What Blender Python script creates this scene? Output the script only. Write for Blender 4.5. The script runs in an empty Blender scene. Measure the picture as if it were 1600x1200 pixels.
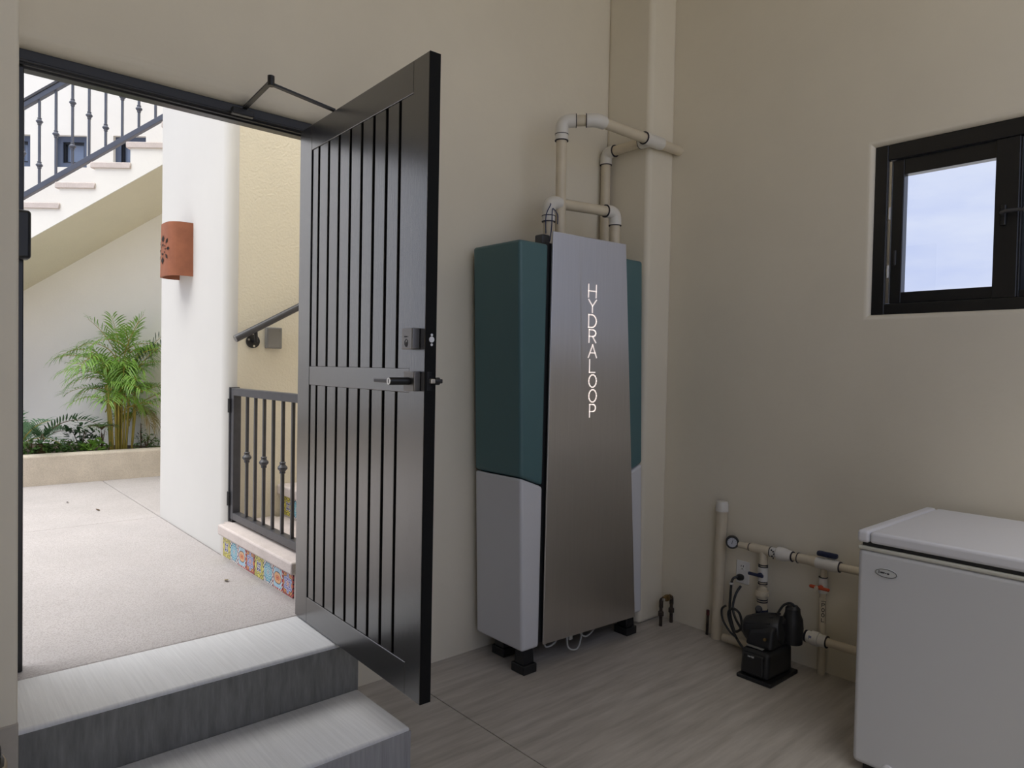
import bpy, bmesh, math, random
from mathutils import Vector, Matrix
random.seed(7)
SC = bpy.context.scene
COL = SC.collection
PI = math.pi

# ------------------------------------------------------------------ camera
YAW, PITCH, ROLL, FPX = math.radians(41.351), math.radians(-1.341), math.radians(1.096), 1083.0
CAMZ = 1.53
def set_camera():
    cy, sy, cp, sp = math.cos(YAW), math.sin(YAW), math.cos(PITCH), math.sin(PITCH)
    f = Vector((sy*cp, cy*cp, sp)); r = Vector((cy, -sy, 0)); u = r.cross(f)
    r2 = r*math.cos(ROLL) + u*math.sin(ROLL); u2 = -r*math.sin(ROLL) + u*math.cos(ROLL)
    m = Matrix((r2, u2, -f)).transposed().to_4x4(); m.translation = (0, 0, CAMZ)
    cd = bpy.data.cameras.new('camera'); cam = bpy.data.objects.new('camera', cd)
    cd.sensor_fit = 'HORIZONTAL'; cd.sensor_width = 36.0; cd.lens = FPX/1600*36.0
    cd.clip_start = 0.02; cd.clip_end = 200
    cam.matrix_world = m; COL.objects.link(cam); SC.camera = cam
set_camera()

# ------------------------------------------------------------------ sky, sun, exposure
SKY_STRENGTH = 1.0
SUN_STRENGTH = 4.7
SUN_DIR = Vector((-0.24, 0.02, 0.97))     # towards the sun, seen through thin cloud
def set_world():
    w = bpy.data.worlds.new('overcast_sky'); SC.world = w; w.use_nodes = True
    nt = w.node_tree; nt.nodes.clear()
    o = nt.nodes.new('ShaderNodeOutputWorld'); b = nt.nodes.new('ShaderNodeBackground')
    tc = nt.nodes.new('ShaderNodeTexCoord'); mp = nt.nodes.new('ShaderNodeMapping')
    mp.inputs['Scale'].default_value = (1.6, 1.6, 6.0)
    n = nt.nodes.new('ShaderNodeTexNoise'); n.inputs['Scale'].default_value = 2.2
    n.inputs['Detail'].default_value = 5; n.inputs['Roughness'].default_value = 0.55
    rp = nt.nodes.new('ShaderNodeValToRGB')
    rp.color_ramp.elements[0].position = 0.33; rp.color_ramp.elements[0].color = (0.53, 0.61, 0.90, 1)
    rp.color_ramp.elements[1].position = 0.68; rp.color_ramp.elements[1].color = (0.76, 0.81, 0.96, 1)
    l = nt.links.new
    l(tc.outputs['Generated'], mp.inputs['Vector']); l(mp.outputs['Vector'], n.inputs['Vector'])
    l(n.outputs['Fac'], rp.inputs['Fac']); l(rp.outputs['Color'], b.inputs['Color'])
    b.inputs['Strength'].default_value = SKY_STRENGTH
    l(b.outputs['Background'], o.inputs['Surface'])
set_world()
def set_sun():
    sd = bpy.data.lights.new('hazy_sun', 'SUN'); sd.energy = SUN_STRENGTH; sd.angle = math.radians(75)
    sd.color = (1.0, 0.975, 0.92)
    s = bpy.data.objects.new('hazy_sun', sd); COL.objects.link(s)
    s.rotation_euler = SUN_DIR.to_track_quat('Z', 'Y').to_euler(); s.location = (-8, -2, 14)
set_sun()
vs = SC.view_settings
vs.view_transform = 'Standard'; vs.look = 'None'; vs.gamma = 1.0; vs.exposure = 0.10
vs.use_curve_mapping = False

# ------------------------------------------------------------------ materials
MATS = {}
def _m(name):
    m = bpy.data.materials.new(name); m.use_nodes = True; MATS[name] = m
    nt = m.node_tree; return m, nt, nt.nodes['Principled BSDF'], nt.links.new
def mat(name, c, rough=0.5, metal=0.0, var=0.0, vscale=3.0, bump=0.0, bscale=40.0, stretch=None, c2=None,
        coat=0.0, emit=None, spec=None, detail=4.0, speck=0.0, sscale=200.0, speckc=(0.1, 0.09, 0.08), bdist=0.004):
    """procedural material: base colour with noise variation (world position), specks and bump"""
    m, nt, p, L = _m(name); N = nt.nodes.new
    p.inputs['Roughness'].default_value = rough; p.inputs['Metallic'].default_value = metal
    if spec is not None: p.inputs['Specular IOR Level'].default_value = spec
    if coat: p.inputs['Coat Weight'].default_value = coat; p.inputs['Coat Roughness'].default_value = 0.25
    c = tuple(c)+(1,)
    geo = N('ShaderNodeNewGeometry'); mp = N('ShaderNodeMapping')
    L(geo.outputs['Position'], mp.inputs['Vector'])
    if stretch: mp.inputs['Scale'].default_value = stretch
    src = None
    if var or c2:
        n = N('ShaderNodeTexNoise'); n.inputs['Scale'].default_value = vscale; n.inputs['Detail'].default_value = detail
        n.inputs['Roughness'].default_value = 0.6
        L(mp.outputs['Vector'], n.inputs['Vector'])
        r = N('ShaderNodeValToRGB'); r.color_ramp.elements[0].position = 0.3; r.color_ramp.elements[1].position = 0.7
        if c2: a, b = c, tuple(c2)+(1,)
        else: a = tuple(x*(1-var) for x in c[:3])+(1,); b = tuple(min(1, x*(1+var)) for x in c[:3])+(1,)
        r.color_ramp.elements[0].color = a; r.color_ramp.elements[1].color = b
        L(n.outputs['Fac'], r.inputs['Fac']); src = r.outputs['Color']
    if speck:
        n2 = N('ShaderNodeTexNoise'); n2.inputs['Scale'].default_value = sscale; n2.inputs['Detail'].default_value = 2
        L(geo.outputs['Position'], n2.inputs['Vector'])
        r2 = N('ShaderNodeValToRGB'); r2.color_ramp.elements[0].position = 0.45; r2.color_ramp.elements[1].position = 0.62
        r2.color_ramp.elements[0].color = (0, 0, 0, 1); r2.color_ramp.elements[1].color = (speck,)*3+(1,)
        L(n2.outputs['Fac'], r2.inputs['Fac'])
        mx = N('ShaderNodeMix'); mx.data_type = 'RGBA'
        L(r2.outputs['Color'], mx.inputs[0])
        if src: L(src, mx.inputs[6])
        else: mx.inputs[6].default_value = c
        mx.inputs[7].default_value = tuple(speckc)+(1,)
        src = mx.outputs[2]
    if src: L(src, p.inputs['Base Color'])
    else: p.inputs['Base Color'].default_value = c
    if bump:
        n3 = N('ShaderNodeTexNoise'); n3.inputs['Scale'].default_value = bscale; n3.inputs['Detail'].default_value = 4
        L(mp.outputs['Vector'], n3.inputs['Vector'])
        b = N('ShaderNodeBump'); b.inputs['Strength'].default_value = bump; b.inputs['Distance'].default_value = bdist
        L(n3.outputs['Fac'], b.inputs['Height']); L(b.outputs['Normal'], p.inputs['Normal'])
    if emit:
        p.inputs['Emission Color'].default_value = tuple(emit[0])+(1,); p.inputs['Emission Strength'].default_value = emit[1]
    return m
PLASTER = mat('interior_plaster', (0.78, 0.715, 0.58), 0.75, var=0.035, vscale=1.3, bump=0.25, bscale=18, bdist=0.006)
PLASTERD = mat('skirting_concrete', (0.42, 0.38, 0.32), 0.8, var=0.12, vscale=8, bump=0.2)
STUCCO = mat('shade_warmed_stucco', (0.82, 0.76, 0.60), 0.85, var=0.03, vscale=2, bump=0.55, bscale=70, bdist=0.006)  # yellowed to hold the warm shade of soffit and stair-side wall
STUCCOP = mat('smooth_pillar_stucco', (0.665, 0.655, 0.62), 0.8, var=0.015, vscale=2, bump=0.15, bscale=14)  # smoother finish; whiteness from the sky light put into the colour
STUCCOW = mat('white_stucco', (0.87, 0.85, 0.79), 0.85, var=0.02, vscale=2, bump=0.2, bscale=50)
CONC = mat('trowelled_floor', (0.38, 0.345, 0.30), 0.5, c2=(0.59, 0.545, 0.49), vscale=2.2, stretch=(1.0, 9.0, 4), bump=0.12, bscale=12, detail=7)
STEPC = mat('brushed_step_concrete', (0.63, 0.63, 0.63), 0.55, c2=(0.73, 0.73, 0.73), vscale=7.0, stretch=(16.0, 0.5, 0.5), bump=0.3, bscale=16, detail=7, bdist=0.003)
RISERC = mat('shade_dark_riser_concrete', (0.13, 0.13, 0.122), 0.7, c2=(0.22, 0.22, 0.21), vscale=9.0, stretch=(5.0, 1, 0.8), bump=0.3, bscale=16, detail=6, bdist=0.003)  # darker riser finish, colour deepened for shade the lighting leaves out
RISERL = mat('shade_toned_riser_concrete', (0.27, 0.27, 0.275), 0.7, c2=(0.37, 0.37, 0.38), vscale=9.0, stretch=(9.0, 1, 0.5), bump=0.3, bscale=16, detail=6, bdist=0.003)  # darker copy of the step concrete, riser shade put into the colour
PAVE = mat('aggregate_paving', (0.465, 0.435, 0.42), 0.9, var=0.06, vscale=2.5, bump=0.8, bscale=170, speck=0.5, sscale=170, speckc=(0.30, 0.26, 0.24), bdist=0.004)
NOSE = mat('pink_stone_nosing', (0.66, 0.585, 0.54), 0.8, var=0.08, vscale=9, bump=0.3, bscale=90, speck=0.25, sscale=150, speckc=(0.45, 0.38, 0.34))
PLANTW = mat('planter_render', (0.62, 0.55, 0.45), 0.9, var=0.10, vscale=6, bump=0.6, bscale=90, speck=0.3, sscale=120, speckc=(0.38, 0.32, 0.26))
SOIL = mat('dark_soil', (0.10, 0.075, 0.05), 0.95, var=0.4, vscale=14, bump=0.8, bscale=60, bdist=0.02)
GROUND = mat('pale_ground', (0.55, 0.53, 0.50), 0.9, var=0.08, vscale=0.8)
DOORM = mat('black_painted_wood', (0.014, 0.013, 0.012), 0.26, coat=1.0, var=0.3, vscale=5, stretch=(8, 8, 0.7), bump=0.12, bscale=30, spec=1.0, speck=0.0)
BLACKM = mat('black_metal', (0.012, 0.012, 0.013), 0.38)
FRAMEM = mat('black_frame_paint', (0.011, 0.011, 0.012), 0.30)
IRON = mat('dark_grey_iron', (0.055, 0.055, 0.06), 0.38, var=0.15, vscale=20)
IRONB = mat('blue_grey_iron', (0.085, 0.095, 0.125), 0.35, var=0.1, vscale=10)
BLUEF = mat('blue_grey_window_frame', (0.085, 0.11, 0.17), 0.4)
STEEL = mat('brushed_steel', (0.58, 0.56, 0.545), 0.30, metal=1.0, var=0.03, vscale=3, stretch=(60, 1, 1.2), bump=0.05, bscale=30)
def aniso_steel():
    m = STEEL; nt = m.node_tree; p = nt.nodes['Principled BSDF']; t = nt.nodes.new('ShaderNodeTangent')
    t.direction_type = 'RADIAL'; t.axis = 'Z'
    nt.links.new(t.outputs['Tangent'], p.inputs['Tangent'])
    p.inputs['Anisotropic'].default_value = 0.95; p.inputs['Anisotropic Rotation'].default_value = 0.0; p.inputs['Roughness'].default_value = 0.40
aniso_steel()
CHROME = mat('satin_chrome', (0.62, 0.60, 0.56), 0.3, metal=1.0)
SATIN = mat('dark_satin_nickel', (0.20, 0.19, 0.18), 0.38, metal=1.0)
TEAL = mat('teal_plastic', (0.075, 0.155, 0.165), 0.5, bump=0.06, bscale=260, bdist=0.001)
GREYP = mat('light_grey_plastic', (0.66, 0.66, 0.68), 0.55, bump=0.06, bscale=260, bdist=0.001)
BLACKP = mat('black_plastic', (0.012, 0.012, 0.013), 0.45)
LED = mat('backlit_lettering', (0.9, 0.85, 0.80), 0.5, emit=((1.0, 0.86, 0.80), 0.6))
PVC = mat('ivory_pvc', (0.64, 0.56, 0.42), 0.4, var=0.06, vscale=9)
PVCW = mat('white_pvc_fitting', (0.72, 0.69, 0.63), 0.35)
PRIMER = mat('purple_black_primer', (0.015, 0.012, 0.022), 0.5)
FRIDGE = mat('white_enamel', (0.60, 0.605, 0.625), 0.32, bump=0.03, bscale=120, bdist=0.001)
LIDM = mat('white_lid_plastic', (0.70, 0.70, 0.74), 0.35)
GASKET = mat('dark_gasket', (0.02, 0.02, 0.02), 0.6)
BANDM = mat('cream_gasket_band', (0.55, 0.54, 0.48), 0.5)
BADGE = mat('silver_badge', (0.56, 0.57, 0.57), 0.4, metal=0.15)
INK = mat('dark_ink', (0.03, 0.03, 0.035), 0.6)
NAVY = mat('navy_plastic', (0.012, 0.018, 0.055), 0.45)
REDP = mat('orange_red_plastic', (0.48, 0.07, 0.02), 0.45)
BRASS = mat('tarnished_brass', (0.28, 0.19, 0.08), 0.4, metal=0.9, var=0.3, vscale=40)
COPPER = mat('dark_copper', (0.07, 0.055, 0.045), 0.45, metal=0.7, var=0.3, vscale=40)
OUTLET = mat('white_outlet_plastic', (0.82, 0.81, 0.78), 0.4)
DIAL = mat('gauge_dial', (0.45, 0.46, 0.50), 0.4)
CLAY = mat('terracotta_clay', (0.29, 0.10, 0.048), 0.75, var=0.14, vscale=10, bump=0.2, bscale=60)
HOLEDARK = mat('painted_hole_dark', (0.012, 0.006, 0.004), 0.9)  # dark plates laid on the clay imitate the unlit holes
GREYBOX = mat('grey_box_plastic', (0.25, 0.245, 0.23), 0.5)
CABLE = mat('white_cable', (0.52, 0.52, 0.50), 0.4)
TILEG = mat('grout', (0.62, 0.57, 0.52), 0.9)
WIREB = mat('blue_wire', (0.03, 0.045, 0.11), 0.5)
HOSE = mat('black_hose', (0.02, 0.02, 0.02), 0.35)
HOSET = mat('tan_hose', (0.38, 0.30, 0.2), 0.45)
def glassm(name, tint=(1, 1, 1), opaque=0.0, rough=0.0):
    m, nt, p, L = _m(name)
    nt.nodes.remove(p); N = nt.nodes.new
    out = [n for n in nt.nodes if n.type == 'OUTPUT_MATERIAL'][0]
    t = N('ShaderNodeBsdfTransparent'); t.inputs['Color'].default_value = tuple(tint)+(1,)
    g = N('ShaderNodeBsdfGlossy'); g.inputs['Roughness'].default_value = rough
    fr = N('ShaderNodeFresnel'); fr.inputs['IOR'].default_value = 1.45
    mx = N('ShaderNodeMixShader')
    L(fr.outputs['Fac'], mx.inputs[0]); L(t.outputs['BSDF'], mx.inputs[1]); L(g.outputs['BSDF'], mx.inputs[2])
    L(mx.outputs['Shader'], out.inputs['Surface']); return m
GLASS = glassm('clear_glass', (0.97, 0.98, 0.99))
SCREENG = mat('dark_insect_screen', (0.035, 0.042, 0.055), 0.5, var=0.15, vscale=400)
BLUEG = mat('sky_reflecting_glass', (0.20, 0.26, 0.38), 0.12, spec=0.9)
def leafm(name, c, c2, tr=0.35):
    m = mat(name, c, 0.45, c2=c2, vscale=9)
    nt = m.node_tree; p = nt.nodes['Principled BSDF']; L = nt.links.new
    out = [n for n in nt.nodes if n.type == 'OUTPUT_MATERIAL'][0]
    t = nt.nodes.new('ShaderNodeBsdfTranslucent'); mx = nt.nodes.new('ShaderNodeMixShader')
    src = p.inputs['Base Color'].links[0].from_socket
    L(src, t.inputs['Color']); mx.inputs[0].default_value = tr
    L(p.outputs['BSDF'], mx.inputs[1]); L(t.outputs['BSDF'], mx.inputs[2]); L(mx.outputs['Shader'], out.inputs['Surface'])
    return m
LEAFP = leafm('palm_leaf', (0.13, 0.28, 0.04), (0.30, 0.50, 0.10))
LEAFD = leafm('dark_cycad_leaf', (0.022, 0.06, 0.025), (0.05, 0.11, 0.045), 0.2)
LEAFB = leafm('blue_green_leaf', (0.10, 0.22, 0.12), (0.24, 0.38, 0.24))
LEAFG = leafm('shrub_leaf', (0.06, 0.15, 0.035), (0.18, 0.30, 0.09))
LEAFY = leafm('dry_frond', (0.30, 0.22, 0.11), (0.38, 0.34, 0.14))
CANE = mat('yellow_cane', (0.24, 0.22, 0.035), 0.5, c2=(0.46, 0.34, 0.07), vscale=18, stretch=(4, 4, 0.6))
STEMB = mat('brown_stem', (0.10, 0.06, 0.03), 0.8)

def talavera(name, petals, amp, stops, border, corner):
    """hand-painted tile: rings of a petal-shaped distance field in the tile's own coordinates"""
    m, nt, p, L = _m(name); N = nt.nodes.new
    p.inputs['Roughness'].default_value = 0.25
    def math_(op, a, b=None):
        n = N('ShaderNodeMath'); n.operation = op
        for i, v in enumerate((a, b)):
            if v is None: continue
            if isinstance(v, (int, float)): n.inputs[i].default_value = v
            else: L(v, n.inputs[i])
        return n.outputs[0]
    tc = N('ShaderNodeTexCoord'); sp = N('ShaderNodeSeparateXYZ'); L(tc.outputs['Object'], sp.inputs[0])
    a = math_('DIVIDE', sp.outputs['Y'], 0.056); b = math_('DIVIDE', sp.outputs['Z'], 0.056)
    r = math_('SQRT', math_('ADD', math_('MULTIPLY', a, a), math_('MULTIPLY', b, b)))
    th = math_('ARCTAN2', b, a)
    f = math_('ADD', r, math_('MULTIPLY', math_('COSINE', math_('MULTIPLY', th, petals)), amp))
    rp = N('ShaderNodeValToRGB'); cr = rp.color_ramp; cr.interpolation = 'CONSTANT'
    while len(cr.elements) < len(stops): cr.elements.new(0.5)
    for e, (pos, c) in zip(cr.elements, stops): e.position = pos; e.color = tuple(c)+(1,)
    L(math_('DIVIDE', f, 1.6), rp.inputs['Fac'])
    mxm = math_('MAXIMUM', math_('ABSOLUTE', a), math_('ABSOLUTE', b))
    isb = math_('GREATER_THAN', mxm, 0.86)
    mx = N('ShaderNodeMix'); mx.data_type = 'RGBA'; L(isb, mx.inputs[0]); L(rp.outputs['Color'], mx.inputs[6]); mx.inputs[7].default_value = tuple(border)+(1,)
    q = math_('GREATER_THAN', math_('SINE', math_('MULTIPLY', math_('ADD', math_('ABSOLUTE', a), math_('ABSOLUTE', b)), 17.0)), 0.55)
    q = math_('MULTIPLY', q, math_('GREATER_THAN', r, 0.86))
    m2 = N('ShaderNodeMix'); m2.data_type = 'RGBA'; L(q, m2.inputs[0]); L(mx.outputs[2], m2.inputs[6]); m2.inputs[7].default_value = tuple(corner)+(1,)
    L(m2.outputs[2], p.inputs['Base Color']); return m
W_, K_, NV, YL, TQ, LB, OR, RD, PU = (0.75, 0.72, 0.66), (0.02, 0.02, 0.03), (0.03, 0.035, 0.16), (0.62, 0.55, 0.10), (0.10, 0.38, 0.50), (0.35, 0.55, 0.68), (0.68, 0.26, 0.08), (0.45, 0.06, 0.06), (0.14, 0.10, 0.30)
TILES = [
    talavera('tile_yellow_navy', 4, 0.16, [(0, W_), (0.07, NV), (0.22, W_), (0.28, NV), (0.33, YL), (0.45, K_), (0.49, YL), (0.66, W_)], YL, K_),
    talavera('tile_turquoise', 8, 0.10, [(0, NV), (0.05, W_), (0.12, TQ), (0.24, W_), (0.28, TQ), (0.42, W_), (0.45, TQ), (0.56, K_), (0.62, W_)], W_, NV),
    talavera('tile_orange_medallion', 2, -0.12, [(0, RD), (0.06, OR), (0.16, RD), (0.19, (0.72, 0.40, 0.2)), (0.36, K_), (0.41, LB), (0.62, TQ)], RD, W_),
    talavera('tile_purple_flower', 6, 0.14, [(0, OR), (0.06, W_), (0.12, PU), (0.24, W_), (0.28, (0.22, 0.24, 0.50)), (0.44, W_), (0.48, K_), (0.53, OR)], RD, K_),
]

# ------------------------------------------------------------------ mesh builder
class MB:
    def __init__(s): s.v = []; s.f = []
    def add(s, vs_, fs):
        o = len(s.v); s.v += [tuple(v) for v in vs_]; s.f += [tuple(i+o for i in f) for f in fs]; return s
    def hexa(s, p):           # 8 points: bottom loop 0-3 (ccw from above), top loop 4-7
        return s.add(p, [(3, 2, 1, 0), (4, 5, 6, 7), (0, 1, 5, 4), (1, 2, 6, 5), (2, 3, 7, 6), (3, 0, 4, 7)])
    def box(s, x0, x1, y0, y1, z0, z1):
        return s.hexa([(x0, y0, z0), (x1, y0, z0), (x1, y1, z0), (x0, y1, z0), (x0, y0, z1), (x1, y0, z1), (x1, y1, z1), (x0, y1, z1)])
    def prism(s, prof, axis, lo, hi):   # prof: 2-D points in the two other axes (cyclic order), extruded along axis
        def P(a, b, t): return (t, a, b) if axis == 0 else ((a, t, b) if axis == 1 else (a, b, t))
        n = len(prof)
        v = [P(a, b, lo) for a, b in prof]+[P(a, b, hi) for a, b in prof]
        return s.add(v, [tuple(range(n))[::-1], tuple(range(n, 2*n))]+[(i, (i+1) % n, n+(i+1) % n, n+i) for i in range(n)])
    def tube(s, pts, r, seg=10, closed=False):
        pts = [Vector(p) for p in pts]; n = len(pts); rr = r if isinstance(r, (list, tuple)) else [r]*n
        rings = []; up = None
        for i, p in enumerate(pts):
            if closed: d = pts[(i+1) % n]-pts[i-1]
            else: d = pts[min(i+1, n-1)]-pts[max(i-1, 0)]
            d.normalize()
            if up is None:
                up = Vector((0, 0, 1)) if abs(d.z) < 0.9 else Vector((1, 0, 0))
            a = up-d*up.dot(d)
            if a.length < 1e-5: a = Vector((1, 0, 0))-d*d.x
            a.normalize(); b = d.cross(a); up = a
            rings.append([p+(a*math.cos(t)+b*math.sin(t))*rr[i] for t in (2*PI*k/seg for k in range(seg))])
        v = [q for ring in rings for q in ring]; f = []
        for i in range(n if closed else n-1):
            j = (i+1) % n
            for k in range(seg): f.append((i*seg+k, i*seg+(k+1) % seg, j*seg+(k+1) % seg, j*seg+k))
        if not closed: f += [tuple(range(seg))[::-1], tuple((n-1)*seg+k for k in range(seg))]
        return s.add(v, f)
    def cyl(s, a, b, r, seg=20): return s.tube([a, b], r, seg)
    def lathe(s, a, d, prof, seg=20):   # prof: (distance along d from a, radius)
        a = Vector(a); d = Vector(d).normalized()
        u = Vector((0, 0, 1)) if abs(d.z) < 0.9 else Vector((1, 0, 0))
        u = (u-d*u.dot(d)).normalized(); w = d.cross(u)
        v = []; f = []; n = len(prof)
        for t, r in prof:
            for k in range(seg):
                g = 2*PI*k/seg; v.append(a+d*t+(u*math.cos(g)+w*math.sin(g))*max(r, 1e-5))
        for i in range(n-1):
            for k in range(seg): f.append((i*seg+k, i*seg+(k+1) % seg, (i+1)*seg+(k+1) % seg, (i+1)*seg+k))
        f += [tuple(range(seg))[::-1], tuple((n-1)*seg+k for k in range(seg))]
        return s.add(v, f)
    def quad(s, a, b, c, d): return s.add([a, b, c, d], [(0, 1, 2, 3)])
    def xform(s, M): s.v = [tuple(M @ Vector(p)) for p in s.v]; return s

WP = {}                                  # world position of every object's origin
def tag(o, label=None, cat=None, group=None, kind=None):
    if label: o['label'] = label
    if cat: o['category'] = cat
    if group: o['group'] = group
    if kind: o['kind'] = kind
    return o
def thing(name, loc, label, cat, group=None, kind=None):
    o = bpy.data.objects.new(name, None); o.empty_display_size = 0.1; COL.objects.link(o)
    o.location = loc; WP[o.name] = Vector(loc); return tag(o, label, cat, group, kind)
def build(mb, name, m, parent=None, at=None, bevel=0.0, seg=2, smooth=True, angle=35, wn=False):
    """one mesh object from a builder in world coordinates; at = its origin (default: the parent's)"""
    pw = WP[parent.name] if parent else Vector((0, 0, 0))
    org = Vector(at) if at is not None else pw
    me = bpy.data.meshes.new(name)
    me.from_pydata([tuple(Vector(p)-org) for p in mb.v], [], mb.f)
    bm = bmesh.new(); bm.from_mesh(me); bmesh.ops.recalc_face_normals(bm, faces=bm.faces); bm.to_mesh(me); bm.free()
    me.materials.append(m)
    if smooth:
        me.polygons.foreach_set('use_smooth', [True]*len(me.polygons)); me.set_sharp_from_angle(angle=math.radians(angle))
    o = bpy.data.objects.new(name, me); COL.objects.link(o)
    o.location = org-pw; o.parent = parent; WP[o.name] = org
    if bevel:
        b = o.modifiers.new('bevel', 'BEVEL'); b.width = bevel; b.segments = seg; b.limit_method = 'ANGLE'; b.angle_limit = math.radians(40)
    if (bevel or wn) and smooth:
        o.modifiers.new('weighted_normal', 'WEIGHTED_NORMAL').keep_sharp = True
    return o
def part(name, m, parent, mbf, **k): return build(mbf, name, m, parent, **k)
def copy_part(src, at, parent, m=None):
    o = src.copy(); COL.objects.link(o)
    if m: o.data = src.data.copy(); o.data.materials[0] = m
    o.parent = parent; o.location = Vector(at)-WP[parent.name]; WP[o.name] = Vector(at); return o
def struct(mb, name, m, label, cat, **k):
    o = build(mb, name, m, None, **k); return tag(o, label, cat, kind='structure')
def arc(cx, cy, r, a0, a1, n=6): return [(cx+r*math.cos(a0+(a1-a0)*i/n), cy+r*math.sin(a0+(a1-a0)*i/n)) for i in range(n+1)]
def B(*a): return MB().box(*a)

# stroke lettering: polylines in a unit box (x right, y up)
def _o(cx=.5, cy=.5, rx=.5, ry=.5, a0=0, a1=360, n=14):
    return [(cx+rx*math.cos(math.radians(a0+(a1-a0)*i/n)), cy+ry*math.sin(math.radians(a0+(a1-a0)*i/n))) for i in range(n+1)]
GLY = {'H': [[(0, 0), (0, 1)], [(1, 0), (1, 1)], [(0, .5), (1, .5)]], 'Y': [[(0, 1), (.5, .5), (1, 1)], [(.5, .5), (.5, 0)]],
       'D': [[(0, 0), (0, 1), (.4, 1)]+_o(.4, .5, .6, .5, 90, -90, 10)+[(0, 0)]], 'R': [[(0, 0), (0, 1), (.55, 1)]+_o(.55, .74, .42, .26, 90, -90, 8)+[(0, .48)], [(.5, .48), (1, 0)]],
       'A': [[(0, 0), (.5, 1), (1, 0)], [(.2, .36), (.8, .36)]], 'L': [[(0, 1), (0, 0), (.9, 0)]], 'O': [_o()],
       'P': [[(0, 0), (0, 1), (.55, 1)]+_o(.55, .72, .42, .28, 90, -90, 8)+[(0, .44)]], 'p': [[(.2, 0), (.2, .8)], _o(.5, .55, .32, .25)], 'o': [_o(.5, .4, .4, .4)],
       'E': [[(.9, 1), (0, 1), (0, 0), (.9, 0)], [(0, .5), (.7, .5)]], 'X': [[(0, 0), (1, 1)], [(0, 1), (1, 0)]], 'T': [[(0, 1), (1, 1)], [(.5, 1), (.5, 0)]],
       'I': [[(.5, 0), (.5, 1)]], 'S': [[(.95, .85), (.7, 1), (.3, 1), (.05, .8), (.2, .58), (.8, .42), (.95, .2), (.7, 0), (.3, 0), (.05, .15)]],
       'M': [[(0, 0), (0, 1), (.5, .4), (1, 1), (1, 0)]], 'F': [[(0, 0), (0, 1), (.9, 1)], [(0, .5), (.7, .5)]], 'i': [[(.5, 0), (.5, .65)], [(.5, .85), (.5, .95)]],
       'e': [[(.1, .35), (.9, .35)]+_o(.5, .35, .4, .35, 0, 300, 10)], 'r': [[(.15, 0), (.15, .65)], [(.15, .4), (.4, .65), (.8, .62)]], 'g': [_o(.5, .4, .35, .3), [(.85, .7), (.85, -.1), (.5, -.28), (.15, -.15)]],
       'd': [_o(.5, .35, .38, .33), [(.88, 0), (.88, 1)]], 'a': [_o(.5, .35, .38, .33), [(.88, 0), (.88, .7)]], 't': [[(.4, 1), (.4, .1), (.7, 0)], [(.1, .68), (.75, .68)]]}
def glyph(mb, ch, O, U, V, Nn, w, h, t, dep):
    """letter ch: origin O, unit right U, up V, normal Nn; w x h, stroke t, depth dep"""
    O, U, V, Nn = Vector(O), Vector(U), Vector(V), Vector(Nn)
    for pl in GLY[ch]:
        q = [O+U*(x*w)+V*(y*h) for x, y in pl]
        for a, b in zip(q, q[1:]):
            d = (b-a)
            if d.length < 1e-6: continue
            d.normalize(); s = Nn.cross(d)*t/2; a2 = a-d*t/2; b2 = b+d*t/2
            mb.hexa([a2-s, b2-s, b2+s, a2+s, a2-s+Nn*dep, b2-s+Nn*dep, b2+s+Nn*dep, a2+s+Nn*dep])
    return mb
def word(txt, O, U, V, Nn, w, h, t, dep, gap=0.35):
    mb = MB(); O = Vector(O)
    for c in txt:
        if c != ' ': glyph(mb, c, O, U, V, Nn, w, h, t, dep)
        O = O+Vector(U)*(w*(1+gap))
    return mb

def smear(O, U, V, Nn, spec, dep):
    """print too small to read: short bars (offset, width, height, lift) along U"""
    O, U, V, Nn = Vector(O), Vector(U), Vector(V), Vector(Nn); mb = MB()
    for a, w, h, y in spec:
        p = [O+U*x+V*z for x, z in ((a, y), (a+w, y), (a+w, y+h), (a, y+h))]
        mb.hexa(p+[q+Nn*dep for q in p])
    return mb

# ================================================================== STRUCTURE : ROOM
YA, XB = 2.911, 3.55          # wall with the door, wall with the window
ZS = 0.410                    # level of threshold and courtyard
CEIL = 3.95
RY = -0.45                     # rear of the room, behind the camera
struct(MB().box(-2.6, 1.848, RY, 3.1, -0.12, 0).box(1.853, 3.75, RY, 3.1, -0.12, 0).box(1.84, 1.86, RY, 3.1, -0.12, -0.006), 'floor', CONC, 'brown-grey trowelled concrete floor with a saw-cut joint', 'floor', smooth=False)
struct(B(-2.8, 3.75, RY-0.2, 3.1, CEIL, CEIL+0.15), 'ceiling', PLASTER, 'plain plastered ceiling above the room', 'ceiling', smooth=False)
def pierced(axis, pos, depth, a0, a1, b0, b1, oa0, oa1, ob0, ob1, r, n=7):
    """wall slab on plane axis=pos going back by depth, with an opening whose room-side edge is rounded"""
    def P(a, b, t): return (pos+t, a, b) if axis == 0 else (a, pos+t, b)
    mb = MB(); v = [P(a, b, 0) for a, b in ((a0, b0), (a1, b0), (a1, b1), (a0, b1))]; f = []
    for k in range(n+1):
        g = PI/2*k/n; o = r*(1-math.sin(g)); t = r*(1-math.cos(g))
        v += [P(a, b, t) for a, b in ((oa0-o, ob0-o), (oa1+o, ob0-o), (oa1+o, ob1+o), (oa0-o, ob1+o))]
    v += [P(a, b, depth) for a, b in ((oa0, ob0), (oa1, ob0), (oa1, ob1), (oa0, ob1))]
    v += [P(a, b, depth) for a, b in ((a0, b0), (a1, b0), (a1, b1), (a0, b1))]
    for ring in range(n+4):
        for k in range(4): f.append((ring*4+k, ring*4+(k+1) % 4, ((ring+1) % (n+4))*4+(k+1) % 4, ((ring+1) % (n+4))*4+k))
    return mb.add(v, f)
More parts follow.
